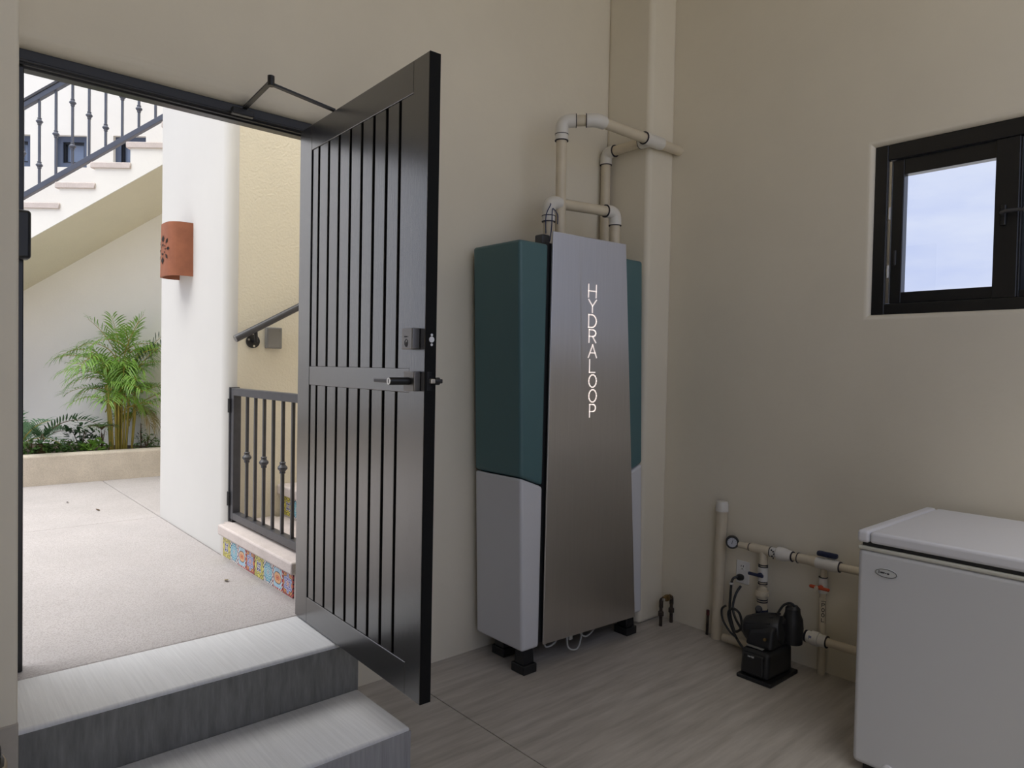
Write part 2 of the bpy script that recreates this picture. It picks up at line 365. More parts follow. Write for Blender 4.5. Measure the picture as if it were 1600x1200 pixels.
mb = pierced(1, YA, 0.149, -2.6, 3.75, -0.12, CEIL, 0.20, 1.42, ZS-0.08, 2.608, 0.065)
mb.box(0.20, 1.42, YA+0.07, 3.06, 0.1, ZS-0.08)
struct(mb, 'wall_back', PLASTER, 'cream plastered wall pierced by the doorway', 'wall', angle=30, wn=True)
wy0, wy1, wz0, wz1 = 0.315, 1.405, 1.822, 2.640
mb = pierced(0, XB, 0.2, RY, 3.1, -0.12, CEIL, wy0, wy1, wz0, wz1, 0.028)
struct(mb, 'wall_right', PLASTER, 'cream plastered wall around the small black window', 'wall', angle=30, wn=True)
struct(B(3.315, XB+0.01, 2.575, YA+0.01, 0, CEIL), 'wall_corner', PLASTER, 'boxed-out plaster pipe chase filling the corner', 'wall', bevel=0.03, seg=4)
struct(B(-2.6, 0.2535, 2.45, YA, 0, CEIL), 'wall_left', PLASTER, 'plastered wall end at the left picture edge', 'wall', bevel=0.012, seg=3)
struct(B(-2.6, 0.2545, 2.446, 2.70, 0, 0.462), 'baseboard_left', PLASTERD, 'bare brownish render band at foot of left wall', 'baseboard', bevel=0.004)
# unseen sides of the room, with an opening added behind the camera for daylight
struct(B(-2.8, -2.6, RY-0.2, 3.1, 0, CEIL), 'wall_side', PLASTER, 'plain plastered side wall out of view', 'wall', smooth=False)
GX0, GX1, GZ = -0.4, 3.5, 3.9
struct(MB().box(-2.6, GX0, RY-0.2, RY, 0, CEIL).box(GX1, 3.75, RY-0.2, RY, 0, CEIL).box(GX0, GX1, RY-0.2, RY, GZ, CEIL).box(1.15, GX1, RY-0.2, RY, 0, 1.70), 'wall_front', PLASTER, 'unseen plastered wall, its stepped opening added to light the room', 'wall', smooth=False)
# steps
st = thing('concrete_steps', (0.85, 2.5, 0), 'two grey brushed concrete steps rising to the open doorway', 'steps', kind='structure')
build(B(0.2, 1.40, 2.512, YA+0.008, 0, ZS), 'step', STEPC, st, bevel=0.012, seg=3)
build(B(0.2, 1.40, 2.118, 2.512, 0, 0.205), 'step', STEPC, st, bevel=0.012, seg=3)
build(B(0.2, 1.399, 2.5085, 2.5125, 0.2, ZS-0.014), 'riser_face', RISERC, st)['label'] = 'darker concrete riser finish deepened to stand for shade'
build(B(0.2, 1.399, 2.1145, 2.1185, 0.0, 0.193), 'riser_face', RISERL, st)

# ================================================================== STRUCTURE : COURTYARD
struct(B(-40, 40, -40, 40, -0.3, -0.125), 'ground', GROUND, 'pale open ground around the building', 'ground', smooth=False)
pv = thing('courtyard_paving', (0, 5, 0.3), 'pinkish exposed-aggregate courtyard paving in large slabs', 'paving', kind='structure')
build(B(-9, 6, 3.06, 12, -0.12, 0.31), 'bedding', GROUND, pv, smooth=False)
xs = [-8.6, -6.1, -3.6, -1.1, 1.3935, 4.0]; ys = [2.9185, 5.40, 7.32]
for i in range(len(xs)-1):
    for j in range(len(ys)-1):
        y0 = ys[j]+0.003
        if j == 0 and (xs[i+1] < 0.3 or xs[i] > 1.3): y0 = 3.063
        build(B(xs[i]+0.003, xs[i+1]-0.003, y0, ys[j+1]-0.003, 0.31, ZS-0.001), 'paving_slab', PAVE, pv, at=((xs[i]+xs[i+1])/2, (y0+ys[j+1])/2, 0.31), bevel=0.003, seg=1)
build(B(0.22, 1.415, 2.9185, 3.063, 0.31, ZS-0.003), 'paving_strip', PAVE, pv)
# pillar block: courtyard face whitened for its light, stair side yellowed for shade
mb = MB().prism([(1.47, 4.10)]+arc(1.398+0.06, 4.10+0.06, 0.06, -PI/2, -PI, 8)+arc(1.398+0.03, 5.44-0.03, 0.03, PI, PI/2, 5)+[(1.47, 5.44)], 2, 0.3, 6.2)
struct(mb, 'wall_pillar', STUCCOP, 'smooth white pillar wall carrying the clay sconce', 'wall', angle=30, wn=True)
struct(B(1.468, 5.2, 4.101, 5.438, 0.3, 6.2), 'wall_stairwell', STUCCO, 'rough-stuccoed wall behind the gate and handrail, tinted tan for shade', 'wall', smooth=False)
# view-aligned frame of the far stair (it stands at an angle to the room)
SY, CY = math.sin(YAW), math.cos(YAW)
E1 = Vector((CY, -SY, 0)); E2 = Vector((SY, CY, 0))
def S(e1, d, z): return E1*e1+E2*d+Vector((0, 0, z))
D1, D2 = 6.30, 7.16
def sbox(mb, a0, a1, d0, d1, z0, z1):
    return mb.hexa([S(a0, d0, z0), S(a1, d0, z0), S(a1, d1, z0), S(a0, d1, z0), S(a0, d0, z1), S(a1, d0, z1), S(a1, d1, z1), S(a0, d1, z1)])
# courtyard wall with three small windows
wins = [(-5.20, -4.985, 3.50, 3.825), (-4.735, -4.405, 3.50, 3.825), (-4.135, -3.80, 3.505, 3.83)]
mb = MB(); T0, T1 = D2, D2+0.25
aL, aR, zt = -14.0, 1.0, 7.0
edges = [aL]+[e for w in wins for e in w[:2]]+[aR]
for k in range(0, len(edges), 2): sbox(mb, edges[k], edges[k+1], T0, T1, 0.2, zt)
for (a0, a1, z0, z1) in wins: sbox(mb, a0, a1, T0, T1, 0.2, z0); sbox(mb, a0, a1, T0, T1, z1, zt)
struct(mb, 'wall_courtyard', STUCCOW, 'tall white stucco wall behind the planter and stair', 'wall', smooth=False)
wl = ['small blue-framed window cut off by the left door jamb', 'small blue-framed window behind the stair balusters', 'small blue-framed window half hidden by the stair treads']
for n, (a0, a1, z0, z1) in enumerate(wins):
    t = thing('window_%d' % (n+2), S((a0+a1)/2, D2+0.12, z0), wl[n], 'window', kind='structure')
    fw = 0.055; mb = MB(); d0, d1 = D2+0.045, D2+0.12
    sbox(mb, a0, a0+fw, d0, d1, z0, z1); sbox(mb, a1-fw, a1, d0, d1, z0, z1); sbox(mb, a0+fw, a1-fw, d0, d1, z0, z0+fw); sbox(mb, a0+fw, a1-fw, d0, d1, z1-fw, z1)
    build(mb, 'window_frame', BLUEF, t)
    mb = MB(); g = fw; h = 0.016
    sbox(mb, a0+g, a0+g+h, d0+0.02, d1, z0+g, z1-g); sbox(mb, a1-g-h, a1-g, d0+0.02, d1, z0+g, z1-g); sbox(mb, a0+g+h, a1-g-h, d0+0.02, d1, z1-g-h, z1-g); sbox(mb, a0+g+h, a1-g-h, d0+0.02, d1, z0+g, z0+g+h)
    build(mb, 'sash', FRAMEM, t)
    build(sbox(MB(), a0+g, a1-g, d1-0.02, d1-0.012, z0+g, z1-g), 'pane', BLUEG, t)
# far staircase
fs = thing('far_staircase', S(-3.8, 6.7, ZS), 'white masonry staircase with pink stone treads climbing right', 'staircase', kind='structure')
RUN, RISE = 0.319, 0.1855
NK = range(-9, 6)
n0, zn0 = -4.148, 3.124       # nosing of tread 0
def soff(e): return 2.584+0.5775*(e+4.428)
mb = MB()
for k in NK:
    e0 = n0+0.034+k*RUN; e1 = e0+RUN; zt_ = zn0-0.055+k*RISE
    a, b = max(soff(e0), ZS), max(soff(e1), ZS)
    mb.hexa([S(e0, D1, a), S(e1, D1, b), S(e1, D2, b), S(e0, D2, a), S(e0, D1, zt_), S(e1, D1, zt_), S(e1, D2, zt_), S(e0, D2, zt_)])
build(mb, 'stair_body', STUCCO, fs, smooth=False)
mb = MB()
for k in NK:
    e0 = n0+0.034+k*RUN; e1 = e0+RUN; zt_ = zn0-0.055+k*RISE
    a, b = max(soff(e0), ZS), max(soff(e1), ZS)
    mb.hexa([S(e0-0.003*0, D1-0.012, a), S(e1, D1-0.012, b), S(e1, D1, b), S(e0, D1, a), S(e0, D1-0.012, zt_), S(e1, D1-0.012, zt_), S(e1, D1, zt_), S(e0, D1, zt_)])
build(mb, 'lit_stair_face', STUCCOW, fs, smooth=False)  # pale skin: brighter light on the stair side put into its colour
for k in NK:
    e0 = n0+k*RUN; z = zn0+k*RISE
    build(sbox(MB(), e0, e0+RUN+0.042, D1-0.03, D2, z-0.055, z), 'tread', NOSE, fs, at=S(e0, D1, z), bevel=0.006, seg=1)
# planter
mb = MB().box(-4.2, 3.0, 7.315, 7.46, 0.3, 0.678)
struct(mb, 'planter_wall', PLANTW, 'low tan rendered planter wall under the palm', 'planter', bevel=0.02, seg=3)
mb = MB(); c1 = -4.2
def wy(x): return (D2-SY*x)/CY       # y of the courtyard wall at x
mb.hexa([(-4.2, 7.46, 0.3), (2.6, 7.46, 0.3), (2.6, max(7.47, wy(2.6)), 0.3), (-4.2, wy(-4.2), 0.3), (-4.2, 7.46, 0.652), (2.6, 7.46, 0.652), (2.6, max(7.47, wy(2.6)), 0.652), (-4.2, wy(-4.2), 0.652)])
struct(mb, 'planter_soil', SOIL, 'dark planting soil inside the tan planter', 'soil', smooth=False)
# near side stair behind the gate
gs = thing('gate_staircase', (1.9, 3.6, 0.3), 'stone steps behind the iron gate with painted tile risers', 'staircase', kind='structure')
GSY0, GSY1 = 3.075, 4.105
lv = [(1.385, 0.41, 0.605), (1.745, 0.605, 0.795), (2.105, 0.795, 0.985), (2.465, 0.985, 1.175)]
y1s = lambda i: 4.062 if i == 0 else 4.10
for i, (x0, z0, z1) in enumerate(lv):
    build(B(x0, 3.2 if i == 3 else x0+0.36, 3.062, y1s(i) if i else 4.10, 0.3 if i == 0 else z0-0.05, z1-0.06), 'step_core', TILEG, gs, smooth=False)
    build(B(x0-0.033, (x0+0.36 if i < 3 else 3.2), 3.062, 4.062 if i == 0 else 4.098, z1-0.06, z1), 'stone_tread', NOSE, gs, bevel=0.010, seg=3)
build(B(1.40, 1.70, 4.05, 4.099, 0.55, 0.603), 'stone_tread', NOSE, gs)
tm = MB().box(-0.004, 0.004, -0.0565, 0.0565, -0.0565, 0.0565)
for i, (x0, z0, z1) in enumerate(lv[:2]):
    zc = 0.4805 if i == 0 else z0+0.067
    ny = 8 if i == 0 else 8
    for k in range(ny):
        yc = 4.049-0.0595-k*0.119
        t_ = build(MB().box(x0-0.0065, x0+0.0015, yc-0.0575, yc+0.0575, zc-0.0575, zc+0.0575), 'tile', TILES[(k if i == 0 else k+0) % 4], gs, at=(x0, yc, zc), bevel=0.0015, seg=1)

# ================================================================== DOOR
hx, hy = 1.31, 2.92
DA = math.radians(-2)
DD = Vector((math.sin(DA), -math.cos(DA), 0)); DN = Vector((DD.y, -DD.x, 0))   # along the leaf; towards the viewer's left
def DP(u, n, z): return Vector((hx, hy, 0))+DD*u+DN*n+Vector((0, 0, z))
def dbox(mb, u0, u1, n0, n1, z0, z1):
    return mb.hexa([DP(u0, n0, z0), DP(u1, n0, z0), DP(u1, n1, z0), DP(u0, n1, z0), DP(u0, n0, z1), DP(u1, n0, z1), DP(u1, n1, z1), DP(u0, n1, z1)])
d = thing('door_1', (hx, hy, 0.416), 'black vertical-board door standing open into the room', 'door', kind='structure')
Z0, Z1, DW, TH = 0.416, 2.544, 1.043, 0.042
def dpart(name, m, u0, u1, n0, n1, z0, z1, parent=d, **k): return build(dbox(MB(), u0, u1, n0, n1, z0, z1), name, m, parent, **k)
dpart('stile', DOORM, 0.0, 0.122, -TH, 0, Z0, Z1, bevel=0.002)
dpart('stile', DOORM, 0.946, DW, -TH, 0, Z0, Z1, bevel=0.002)
dpart('glare_stop_strip', mat('shade_black_edge', (0.010, 0.010, 0.010), 0.8, spec=0.1), DW, DW+0.0015, -TH, -0.0005, Z0, Z1)  # added strip, keeps the leaf edge dark against the rear daylight
dpart('rail', DOORM, 0.122, 0.946, -TH, 0, 2.437, Z1, bevel=0.002)
dpart('rail', DOORM, 0.122, 0.946, -TH, -0.001, 1.441, 1.520, bevel=0.002)
dpart('rail', DOORM, 0.122, 0.946, -TH, 0, Z0, 0.526, bevel=0.002)
dpart('panel_backing', BLACKM, 0.122, 0.946, -TH+0.006, -0.022, 0.526, 2.437)
gr = [0.122, 0.191, 0.286, 0.382, 0.480, 0.574, 0.668, 0.763, 0.856, 0.946]
for (za, zb) in ((0.526, 1.441), (1.520, 2.437)):
    for k in range(9):
        a = gr[k]+0.0095; b = gr[k+1]-(0.0095 if k < 8 else 0.0)
        dpart('plank', DOORM, a, b, -0.024, -0.004 if k < 8 else -0.003, za, zb, at=DP((a+b)/2, 0, za), bevel=0.0015, seg=1)
lk = dpart('deadbolt', SATIN, 0.945, 1.012, 0.0, 0.030, 1.584, 1.654, bevel=0.003)
lk['label'] = 'square grey deadbolt housing'
mb = smear(DP(0.962, 0.030, 1.624), DD, (0, 0, 1), DN, [(0, 0.007, 0.004, 0), (0.009, 0.007, 0.004, 0), (0.018, 0.006, 0.002, 0.001)], 0.0006)
build(mb, 'lock_print', INK, lk)
mb = MB().tube([DP(0.975+0.009*math.cos(a), 0.0302, 1.605+0.012*math.sin(a)) for a in (2*PI*i/20 for i in range(20))], 0.0012, 5, closed=True)
mb.cyl(DP(0.975, 0.030, 1.604), DP(0.975, 0.0315, 1.604), 0.004, 10); dbox(mb, 0.973, 0.977, 0.030, 0.0312, 1.595, 1.604)
build(mb, 'keyhole_mark', INK, lk)
hd = dpart('handle', SATIN, 0.953, 1.020, 0.0, 0.026, 1.447, 1.512, bevel=0.003); hd['label'] = 'black square lever handle'
mb = MB().cyl(DP(0.986, 0.02, 1.4795), DP(0.986, 0.098, 1.4795), 0.0125, 18)
build(mb, 'neck', BLACKM, hd)
mb = MB().cyl(DP(0.986, 0.098, 1.4795), DP(0.986, 0.1005, 1.4795), 0.0115, 18)
build(mb, 'key_cylinder', CHROME, hd)
build(dbox(MB(), 0.984, 0.988, 0.1005, 0.1012, 1.473, 1.486), 'keyhole', INK, hd)
build(dbox(MB(), 0.862, 0.990, 0.070, 0.088, 1.473, 1.485), 'lever', IRON, hd, bevel=0.003)
ex = build(MB().cyl(DP(0.986, -TH-0.0, 1.4795), DP(0.986, -TH-0.050, 1.4795), 0.013, 16), 'outer_handle', BLACKM, d)
build(dbox(MB(), 0.87, 0.995, -TH-0.062, -TH-0.046, 1.472, 1.487), 'lever', BLACKM, ex, bevel=0.003)
build(MB().cyl(DP(0.978, -TH, 1.601), DP(0.978, -TH-0.018, 1.601), 0.008, 12), 'outer_cylinder', BLACKM, d)
# edge hardware
for zc, big in ((1.632, 0), (1.617, 1), (1.600, 0)):
    build(MB().cyl(DP(DW, -0.024, zc), DP(DW+0.0025, -0.024, zc), 0.010 if big else 0.0045, 14), 'edge_screw' if not big else 'bolt_plate', CHROME, d)
lt = build(MB().box(0, 0, 0, 0, 0, 0), 'latch_plate', IRON, d) if False else dpart('latch_plate', IRON, DW, DW+0.0015, -0.036, -0.010, 1.450, 1.512)
build(dbox(MB(), DW+0.0015, DW+0.016, -0.033, -0.015, 1.473, 1.489), 'latch_bolt', CHROME, lt, bevel=0.003)
for zc in (0.75, 1.48, 2.3):
    build(MB().cyl(DP(-0.004, -TH-0.004, zc-0.05), DP(-0.004, -TH-0.004, zc+0.05), 0.006, 12), 'hinge', BLACKM, d)
# frame
fr = thing('trim_1', (0.82, 2.97, ZS), 'black door frame around the doorway', 'door frame', kind='structure')
build(MB().box(0.205, 1.418, 2.972, 3.02, 2.556, 2.612).box(0.205, 1.418, 2.995, 3.05, 2.550, 2.600), 'head', FRAMEM, fr, bevel=0.004)
build(B(0.300, 1.40, 2.962, 2.974, 2.562, 2.572), 'head_bead', FRAMEM, fr, bevel=0.003)
build(B(0.235, 0.322, 2.985, 3.05, ZS, 2.552), 'jamb', FRAMEM, fr, bevel=0.003)
build(B(1.352, 1.422, 2.93, 2.985, ZS, 2.552), 'jamb', FRAMEM, fr, bevel=0.003)
mb = B(0.285, 0.338, 2.925, 2.985, 1.875, 2.045)
build(mb, 'strike_box', BLACKM, fr, bevel=0.012, seg=3)
# closer arm above the leaf
ca = thing('door_closer', (1.15, 2.94, 2.60), 'black folding door closer arm at head of doorway', 'door closer')
build(B(1.02, 1.11, 2.925, 2.955, 2.556, 2.584), 'bracket', BLACKM, ca, bevel=0.004)
P1, P2, P3 = Vector((1.07, 2.93, 2.588)), Vector((1.055, 2.62, 2.600)), Vector((1.318, 2.62, 2.56))
def bar(a, b, w, h):
    a, b = Vector(a), Vector(b); dd = (b-a).normalized(); sx = dd.cross(Vector((0, 0, 1))).normalized()*w/2; sz = Vector((0, 0, h/2))
    return MB().hexa([a-sx-sz, b-sx-sz, b+sx-sz, a+sx-sz, a-sx+sz, b-sx+sz, b+sx+sz, a+sx+sz])
build(bar(P1, P2, 0.018, 0.008), 'arm', BLACKM, ca)
build(bar(P2+Vector((0, 0, -0.008)), P3, 0.020, 0.008), 'arm', BLACKM, ca)
build(MB().cyl(P2-Vector((0, 0, 0.016)), P2+Vector((0, 0, 0.022)), 0.013, 14), 'pivot', BLACKM, ca)

# ================================================================== WINDOW
w1 = thing('window_1', (3.62, 0.86, wz0), 'black framed two-light window high on the right wall', 'window', kind='structure')
x0, x1 = 3.578, 3.66
mb = MB().box(x0, x1, wy1-0.060, wy1, wz0, wz1).box(x0, x1, wy0, wy0+0.06, wz0, wz1).box(x0, x1, wy0+0.06, wy1-0.06, wz0, wz0+0.052).box(x0, x1, wy0+0.06, wy1-0.06, wz1-0.075, wz1)
mb.box(x0+0.006, x1, 0.815, 0.905, wz0+0.052, wz1-0.075)
build(mb, 'window_frame', FRAMEM, w1, bevel=0.004)
def sash(ya, yb, za, zb, fw, gm, gname, xo=0.0):
    s_ = build(MB().box(x0+0.012+xo, x1-0.012, yb-fw, yb, za, zb).box(x0+0.012+xo, x1-0.012, ya, ya+fw*0.5, za, zb).box(x0+0.012+xo, x1-0.012, ya+fw*0.5, yb-fw, za, za+fw).box(x0+0.012+xo, x1-0.012, ya+fw*0.5, yb-fw, zb-fw*1.4, zb), 'sash', FRAMEM, w1, bevel=0.003)
    build(B(3.622, 3.627, ya+fw*0.4, yb-fw*0.9, za+fw*0.9, zb-fw*1.3), gname, gm, s_)
    return s_
sash(0.872, 1.330, wz0+0.054, wz1-0.077, 0.052, GLASS, 'pane', 0.006)
rs = sash(wy0+0.062, 0.838, wz0+0.054, wz1-0.077, 0.030, SCREENG, 'insect_screen', 0.004)
build(B(3.590, 3.600, 1.331, 1.344, wz0+0.056, wz1-0.08), 'hinge_channel', CHROME, w1)
for zc in (2.03, 2.31):
    build(MB().cyl((3.588, 1.338, zc-0.03), (3.588, 1.338, zc+0.03), 0.006, 10), 'hinge', CHROME, w1)
hh = build(B(3.566, 3.580, 0.858, 0.878, 2.185, 2.275), 'window_handle', BLACKM, w1, bevel=0.004)
build(MB().tube([(3.576, 0.868, 2.235), (3.545, 0.868, 2.236), (3.538, 0.850, 2.240), (3.536, 0.80, 2.238), (3.538, 0.745, 2.230)], [0.009, 0.009, 0.009, 0.008, 0.007], 10), 'lever', IRON, hh)
build(B(3.588, 3.596, 1.302, 1.312, 2.06, 2.13), 'pull', IRON, w1, bevel=0.002)

# ================================================================== WATER RECYCLING UNIT
ux, uy = 2.74, 2.68
U = thing('water_recycling_unit', (ux, uy, 0), 'tall teal and light grey water recycling cabinet with brushed steel front', 'water recycler')
def sh(p): return (p[0]-0.033*(p[2]-1.1), p[1], p[2])       # the cabinet leans a little to the left
def uh(pts): return MB().hexa([sh(p) for p in pts])
YF, YB = 2.500, 2.865
HW = 0.473
def inner(z): return 0.276+(0.355-0.276)*(2.21-z)/(2.21-0.13)
ZB, ZT, ZSP, ZSI = 0.120, 2.152, 0.992, 0.937
for s in (-1, 1):
    def X(v): return ux+s*v
    def cov(zb_o, zb_i, zt_o, zt_i):
        o0, i0, i1 = X(HW), X(inner(zb_i)), X(inner(zt_i))
        q = [(o0, YF, zb_o), (i0, YF, zb_i), (i0, YB, zb_i), (o0, YB, zb_o), (o0, YF, zt_o), (i1, YF, zt_i), (i1, YB, zt_i), (o0, YB, zt_o)]
        if s > 0: q = [q[1], q[0], q[3], q[2], q[5], q[4], q[7], q[6]]
        return uh(q)
    build(cov(ZSP+0.003, ZSI+0.003, ZT, ZT), 'upper_cover', TEAL, U, bevel=0.016, seg=4)['label'] = 'teal upper side cover'
    build(cov(ZB, ZB, ZSP-0.003, ZSI-0.003), 'lower_cover', GREYP, U, bevel=0.016, seg=4)['label'] = 'light grey lower side cover'
build(uh([(ux-0.36, YF+0.012, 0.135), (ux+0.36, YF+0.012, 0.135), (ux+0.36, YB-0.02, 0.135), (ux-0.36, YB-0.02, 0.135), (ux-0.29, YF+0.012, 2.16), (ux+0.29, YF+0.012, 2.16), (ux+0.29, YB-0.02, 2.16), (ux-0.29, YB-0.02, 2.16)]), 'core', BLACKP, U)
cx = 2.7475
sp_ = [(cx-0.343, 2.492, 0.130), (cx+0.343, 2.452, 0.130), (cx+0.343, 2.500, 0.130), (cx-0.343, 2.500, 0.130), (cx-0.2645, 2.4875, 2.218), (cx+0.2645, 2.4565, 2.218), (cx+0.2645, 2.500, 2.218), (cx-0.2645, 2.500, 2.218)]
SP = build(uh(sp_), 'front_panel', STEEL, U, bevel=0.003, seg=2); SP['label'] = 'tapered brushed steel front panel'
pitch = 0.0788
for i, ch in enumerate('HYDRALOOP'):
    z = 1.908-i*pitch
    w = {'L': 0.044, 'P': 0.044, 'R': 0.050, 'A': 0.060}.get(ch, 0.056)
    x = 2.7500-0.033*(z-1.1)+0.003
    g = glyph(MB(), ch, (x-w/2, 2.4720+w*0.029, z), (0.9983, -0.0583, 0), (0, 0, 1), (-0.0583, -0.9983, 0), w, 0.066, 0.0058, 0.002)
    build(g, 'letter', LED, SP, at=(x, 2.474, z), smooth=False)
for (fx, fy) in ((2.358, 2.547), (2.42, 2.775), (3.165, 2.555), (3.13, 2.775)):
    mb = MB().box(fx-0.044, fx+0.044, fy-0.049, fy+0.049, 0, 0.045)
    mb.hexa([(fx-0.036, fy-0.036, 0.045), (fx+0.036, fy-0.036, 0.045), (fx+0.036, fy+0.036, 0.045), (fx-0.036, fy+0.036, 0.045), (fx-0.03, fy-0.03, 0.145), (fx+0.03, fy-0.03, 0.145), (fx+0.03, fy+0.03, 0.145), (fx-0.03, fy+0.03, 0.145)])
    build(mb, 'foot', BLACKP, U, bevel=0.004)
def curve(pts, n=8):                      # Catmull-Rom through points
    pts = [Vector(p) for p in pts]; out = []
    for i in range(len(pts)-1):
        p0, p1, p2, p3 = pts[max(i-1, 0)], pts[i], pts[i+1], pts[min(i+2, len(pts)-1)]
        for k in range(n):
            t = k/n; out.append(0.5*((2*p1)+(p2-p0)*t+(2*p0-5*p1+4*p2-p3)*t*t+(3*p1-p0-3*p2+p3)*t**3))
    return out+[pts[-1]]
for pts in ([(2.52, 2.56, 0.15), (2.50, 2.54, 0.09), (2.56, 2.53, 0.10), (2.62, 2.56, 0.15)], [(2.66, 2.54, 0.15), (2.66, 2.53, 0.05), (2.74, 2.53, 0.03), (2.80, 2.55, 0.15)],
            [(2.72, 2.55, 0.15), (2.80, 2.54, 0.07), (2.88, 2.54, 0.10), (2.90, 2.56, 0.15)], [(2.95, 2.55, 0.15), (2.97, 2.53, 0.10), (3.03, 2.55, 0.15)]):
    build(MB().tube(curve(pts), 0.0045, 7), 'cable', CABLE, U)
build(B(2.665, 2.69, 2.525, 2.545, 0.085, 0.125), 'cable_connector', CABLE, U, bevel=0.003)
bx = build(B(2.515, 2.575, 2.64, 2.70, 2.155, 2.235), 'cable_clamp', IRON, U, bevel=0.008)
for pts in ([(2.545, 2.645, 2.24), (2.53, 2.63, 2.33), (2.55, 2.62, 2.385), (2.57, 2.64, 2.40)], [(2.565, 2.635, 2.20), (2.567, 2.625, 2.28), (2.565, 2.62, 2.36), (2.585, 2.63, 2.372), (2.615, 2.63, 2.345), (2.625, 2.64, 2.30)]):
    build(MB().tube(curve(pts), 0.003, 6), 'wire', WIREB, bx)

# ================================================================== PIPES ABOVE THE UNIT
def elbow(c, d0, d1, r, R, n=8):
    """bend at corner c coming from direction d0 (unit, towards c) leaving along d1"""
    c, d0, d1 = Vector(c), Vector(d0).normalized(), Vector(d1).normalized()
    ang = d0.angle(d1); t = R*math.tan(ang/2); a = c-d0*t; b = c+d1*t
    pts = []
    for i in range(n+1):
        s_ = i/n; pts.append(a*(1-s_)**2+c*2*s_*(1-s_)+b*s_**2)
    return MB().tube([a-d0*0.03]+pts+[b+d1*0.03], r, 18)
def ringm(c, dd, r, w=0.004): dd = Vector(dd).normalized(); c = Vector(c); return MB().cyl(c-dd*w/2, c+dd*w/2, r, 18)
PR, FRd = 0.029, 0.036
v1 = thing('vent_pipe', (2.665, 2.65, 2.15), 'ivory plastic pipe run rising from cabinet and turning into the corner', 'pipe')
A1, A2, A3 = Vector((2.668, 2.665, 2.862)), Vector((2.800, 2.533, 2.866)), Vector((3.56, 2.533, 2.866))
d12 = (A2-A1).normalized(); d23 = (A3-A2).normalized(); UPV = Vector((0, 0, 1))
build(MB().cyl((2.672, 2.665, 2.16), (2.668, 2.665, 2.80), PR), 'pipe', PVC, v1)
build(elbow(A1, UPV, d12, FRd, 0.045), 'elbow', PVCW, v1)
build(MB().cyl(A1+d12*0.06, A2-d12*0.04, PR), 'pipe', PVC, v1)
build(elbow(A2, d12, d23, FRd, 0.06), 'elbow', PVCW, v1)
build(MB().cyl(A2+d23*0.03, A3, PR), 'pipe', PVC, v1)
TX = 3.262
build(MB().cyl((3.205, 2.533, 2.866), (3.365, 2.533, 2.866), FRd).cyl((TX, 2.533, 2.866), (TX, 2.60, 2.866), FRd), 'tee', PVCW, v1)
build(MB().cyl((TX, 2.57, 2.866), (TX, 2.83, 2.862), PR), 'pipe', PVC, v1)
build(elbow((TX, 2.868, 2.862), (0, 1, 0), (0, 0, -1), FRd, 0.04), 'elbow', PVCW, v1)
build(MB().cyl((TX, 2.868, 2.82), (TX-0.0, 2.868, 2.1), PR), 'pipe', PVC, v1)
for c, dd in (((2.668, 2.665, 2.79), UPV), ((2.668, 2.665, 2.757), UPV), (A1+d12*0.076, d12), (A2-d12*0.056, d12), ((3.205, 2.533, 2.866), d23), ((TX, 2.602, 2.866), (0, 1, 0)), ((TX, 2.798, 2.862), (0, 1, 0)), ((TX, 2.868, 2.79), UPV)):
    build(ringm(c, dd, FRd+0.001), 'joint_ring', PRIMER, v1)
build(MB().cyl((2.668, 2.665, 2.757), (2.668, 2.665, 2.80), FRd-0.001), 'collar', PVCW, v1)
v2 = thing('bridge_pipe', (2.58, 2.66, 2.15), 'low ivory plastic pipe loop bridging the top of the cabinet', 'pipe')
B1, B2 = Vector((2.592, 2.675, 2.418)), Vector((3.075, 2.625, 2.432))
db = (B2-B1).normalized()
build(MB().cyl((2.592, 2.675, 2.13), (2.592, 2.675, 2.37), PR), 'pipe', PVC, v2)
build(elbow(B1, UPV, db, FRd, 0.045), 'elbow', PVCW, v2)
build(MB().cyl(B1+db*0.05, B2-db*0.05, PR), 'pipe', PVC, v2)
build(elbow(B2, db, -UPV, FRd, 0.045), 'elbow', PVCW, v2)
build(MB().cyl((3.075, 2.625, 2.13), (3.075, 2.625, 2.38), PR), 'pipe', PVC, v2)
build(MB().cyl((2.592, 2.675, 2.315), (2.592, 2.675, 2.36), FRd-0.001), 'collar', PVCW, v2)
for c, dd in (((2.592, 2.675, 2.343), UPV), ((2.592, 2.675, 2.313), UPV), (B2-db*0.076, db), ((3.075, 2.625, 2.357), UPV)):
    build(ringm(c, dd, FRd+0.001), 'joint_ring', PRIMER, v2)

# ================================================================== CHEST FREEZER
F = thing('chest_freezer', (3.12, 0.4, 0), 'white chest freezer with closed lid against the right wall', 'freezer')
fx0, fx1, fy0, fy1 = 2.762, 3.50, -0.30, 1.104
build(B(fx0, fx1, fy0, fy1, 0.035, 0.862), 'body', FRIDGE, F, bevel=0.018, seg=4)
build(B(fx0+0.03, fx1-0.03, fy0+0.03, fy1-0.03, 0.0, 0.05), 'plinth', BLACKP, F)
build(B(fx0-0.001, fx1, fy0, fy1, 0.860, 0.875), 'rim', BANDM, F, bevel=0.005)
build(B(fx0+0.012, fx1-0.01, fy0+0.01, fy1-0.012, 0.872, 0.892), 'gasket', GASKET, F)
LD = build(B(fx0-0.003, fx1, fy0+0.05, 1.062, 0.889, 0.934), 'lid', LIDM, F, bevel=0.012, seg=4)
build(B(fx0-0.004, fx1, 1.0635, fy1+0.003, 0.888, 0.935), 'lid_end_cap', LIDM, F, bevel=0.012, seg=4)
bd = MB().lathe((fx0-0.0, 1.0, 0.788), (-1, 0, 0), [(0, 0.04), (0.002, 0.04), (0.003, 0.037)], 32)
